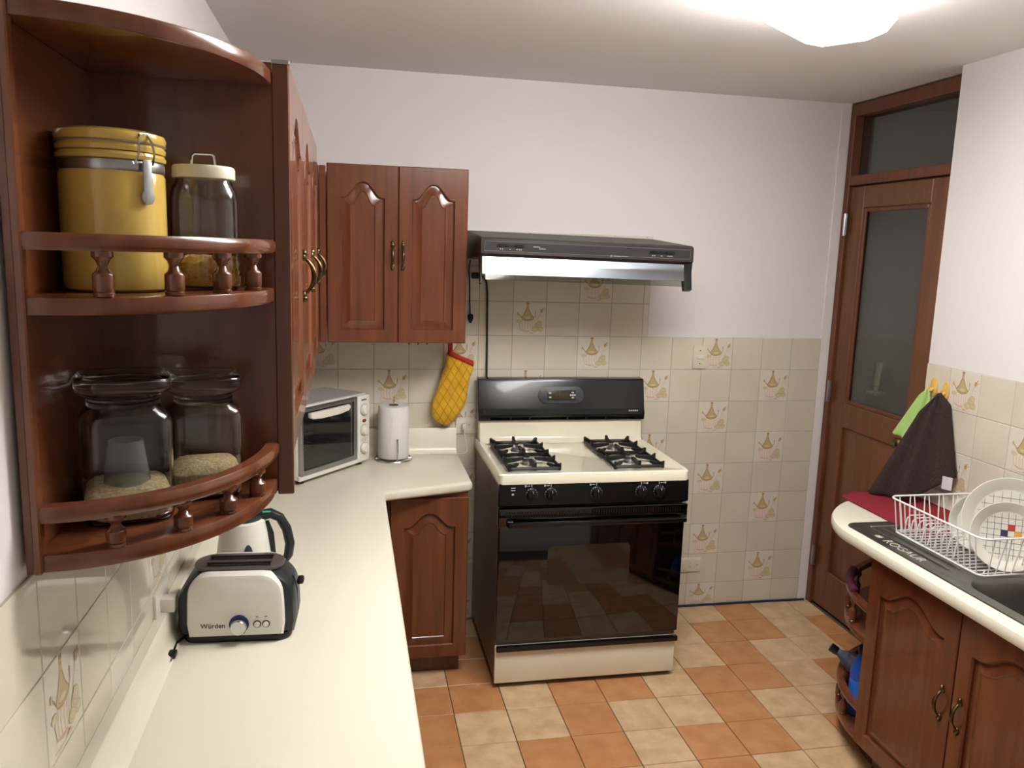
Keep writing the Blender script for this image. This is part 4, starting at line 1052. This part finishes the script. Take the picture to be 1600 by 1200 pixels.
bt = tag(drape('hand_towel', '', (-.068, -.902, 1.216), (-.23, -.79, .812), (-.075, -1.03, .93), 2.6, .016, 'towel_brown', spread=1.0, sag=.045), 'dark brown hand towel hanging from a yellow hook onto the worktop', 'towel')
b = cache(); box(b, -.005, .03, -.001, .001, -.035, .012, .0005, 1); o = obj('care_tag', b, 'tag_white', bt); o.location = (-.115, -1.03, .925); o.rotation_euler = (0, 0, -1.1)

# dish rack
rk = thing('dish_rack', 'white wire dish rack standing on the sink drainboard', 'rack', (-.29, -1.41, ZT + .006))
rx0, rx1, ry0, ry1, rzb, rzt = -.462, -.125, -1.615, -1.205, ZT + .014, ZT + .128
b = cache(); tube(b, [(x, y, rzt) for x, y in rr(rx0, rx1, ry0, ry1, .03, 4)], .0032, 8, closed=True); obj('rim_wire', b, 'wire_white', rk, True)
b = cache(); tube(b, [(x, y, rzb) for x, y in rr(rx0 + .02, rx1 - .02, ry0 + .015, ry1 - .015, .02, 4)], .0028, 8, closed=True); obj('base_wire', b, 'wire_white', rk, True)
n = 16
for k in range(n):
    y = ry1 - .03 - (ry1 - ry0 - .06) * k / (n - 1)
    b = cache(); tube(b, [(rx0, y, rzt), (rx0 + .018, y, rzb + .006), (rx0 + .026, y, rzb), (rx1 - .026, y, rzb), (rx1 - .018, y, rzb + .006), (rx1, y, rzt)], .0019, 6); obj('cross_wire', b, 'wire_white', rk, True)
for k in range(5):
    x = rx0 + .06 + (rx1 - rx0 - .12) * k / 4
    for (ya, yb) in ((ry0, ry0 + .02), (ry1, ry1 - .02)):
        b = cache(); tube(b, [(x - .02, ya, rzt), (x - .012, yb, rzb), (x + .012, yb, rzb), (x + .02, ya, rzt)], .0019, 6); obj('end_wire', b, 'wire_white', rk, True)
for k in range(9):       # plate divider loops
    y = ry1 - .04 - k * .028
    b = cache(); tube(b, [(rx0 + .04, y, rzb), (rx0 + .045, y, rzb + .05), (rx0 + .055, y, rzb + .06), (rx0 + .105, y, rzb + .06), (rx0 + .115, y, rzb + .05), (rx0 + .12, y, rzb)], .0019, 6); obj('plate_divider', b, 'wire_white', rk, True)
for x in (rx0 + .05, rx1 - .05):
    for y in (ry0 + .05, ry1 - .05): b = cache(); tube(b, [(x - .015, y, rzb), (x - .01, y, ZT + .004), (x + .01, y, ZT + .004), (x + .015, y, rzb)], .0025, 6); obj('wire_foot', b, 'wire_white', rk, True)
# plates
def plate(label, c, n, r, deco):
    q = axis_m(n).to_4x4()
    t = bpy.data.objects.new('plate', None); COL.objects.link(t); t['label'] = label; t['category'] = 'plate'; t['group'] = 'plates in the dish rack'
    t.empty_display_size = .05
    t.location = c; t.rotation_mode = 'XYZ'; t.rotation_euler = q.to_euler()
    b = cache(); lathe(b, [(.003, 0), (r * .66, 0), (r * .70, .001), (r * .80, .006), (r * .985, .0150), (r, .0155), (r, .0175), (r * .985, .0178), (r * .80, .0095), (r * .74, .0052), (r * .70, .0038), (.003, .0035)], n=48); obj('dish', b, 'china', t, ang=28)
    if deco:
        b = cache(); g = r * .70
        m = 9
        for k in range(m):
            u = -g + 2 * g * k / (m - 1); h = math.sqrt(max(0, g * g - u * u)) * .98
            if h < .01: continue
            ribbon(b, [(u, -h), (u, h)], .0009, 0, lambda x, y: (x, y, .0043)); ribbon(b, [(-h, u), (h, u)], .0009, 0, lambda x, y: (x, y, .00435))
        s = 2 * g / (m - 1)
        for (i, j, mi) in deco:
            poly(b, [(i * s, j * s), (i * s + s, j * s), (i * s + s, j * s + s), (i * s, j * s + s)], mi, lambda x, y: (x, y, .0046))
        obj('grid_print', b, ['ink_dark', 'ink_red', 'ink_blue', 'ink_gold'], t)
    return t
pn_ = Vector((-.62, -.72, .33))
PR = axis_m(pn_)
plate('small white saucer leaning behind the large plate in the dish rack', (-.30, -1.42, ZT + .105), (-.55, -.80, .24), .088, None)
plate('large white dinner plate with grid print standing in the dish rack', (-.283, -1.508, ZT + .140), (-.55, -.80, .26), .128, [(-2, -1, 3)])
plate('small white plate with grid and coloured squares in the dish rack', (-.325, -1.552, ZT + .110), (-.52, -.81, .26), .100, [(0, 1, 1), (-1, 0, 2), (1, 0, 3)])

# things on the end shelves
b = cache(); rnd = random.Random(5)
bmesh.ops.create_icosphere(b, subdivisions=4, radius=1)
from mathutils import noise as NZ
for v in b.verts:
    d = 1 + .28 * NZ.noise(v.co * 2.2) + .12 * NZ.noise(v.co * 6)
    v.co = Vector((v.co.x * .085 * d, v.co.y * .10 * d, .10 + v.co.z * .10 * d))
    if v.co.z < .0: v.co.z = 0
o = obj('plastic_bag', b, 'bag_plastic', ang=180); o.location = (-.30, -1.13, .458); tag(o, 'crumpled clear plastic bag on the upper rounded end shelf', 'bag')
def bottle(name, label, loc, rot, bodym, capm, r=.034, h=.2, labelm=None):
    t = bpy.data.objects.new(name, None); COL.objects.link(t); t['label'] = label; t['category'] = 'bottle'; t.empty_display_size = .05
    t.location = loc; t.rotation_euler = rot
    b = cache(); lathe(b, [(r * .8, 0), (r, .006), (r, h * .62), (r * .9, h * .72), (r * .4, h * .86), (r * .36, h * .93), (r * .3, h * .93)], n=24); obj('body', b, bodym, t, ang=50)
    b = cache(); lathe(b, [(r * .42, h * .9), (r * .45, h * .91), (r * .45, h), (r * .4, h * 1.01), (.002, h * 1.01)], n=18); obj('cap', b, capm, t)
    if labelm:
        b = cache(); lathe(b, [(r * 1.005, h * .15), (r * 1.01, h * .16), (r * 1.01, h * .52), (r * 1.005, h * .53)], n=24); obj('label', b, labelm, t)
    return t
bottle('cleaner_bottle', 'blue plastic cleaner bottle with black cap on the lower end shelf', (-.446, -1.14, .1125), (0, 0, 0), 'bottle_blue', 'bottle_cap', .035, .25, 'label_blue')
bottle('water_bottle', 'clear plastic bottle with black cap leaning out of the lower end shelf', (-.291, -1.123, .170), axis_m((-.695, .551, .455)).to_euler(), 'pet_plastic', 'bottle_cap', .036, .25)
bottle('spray_bottle', 'dark bottle standing behind the blue cleaner bottle on the end shelf', (-.33, -1.19, .1125), (0, 0, 0), 'dark_plastic', 'bottle_cap', .03, .27)
b = cache(); L = []
for k in range(17):
    a = PI / 2 * k / 16 * .8 + .15; L.append((XR - .002 - .482 * math.cos(a), -1.266 + .442 * math.sin(a), .567 + .004))
tube(b, L[2:9], .0125, 8, flat=1.2); o = obj('pink_cloth', b, 'pink_cloth', ang=180); tag(o, 'dark pink cloth laid over the baluster rail of the end shelves', 'cloth')
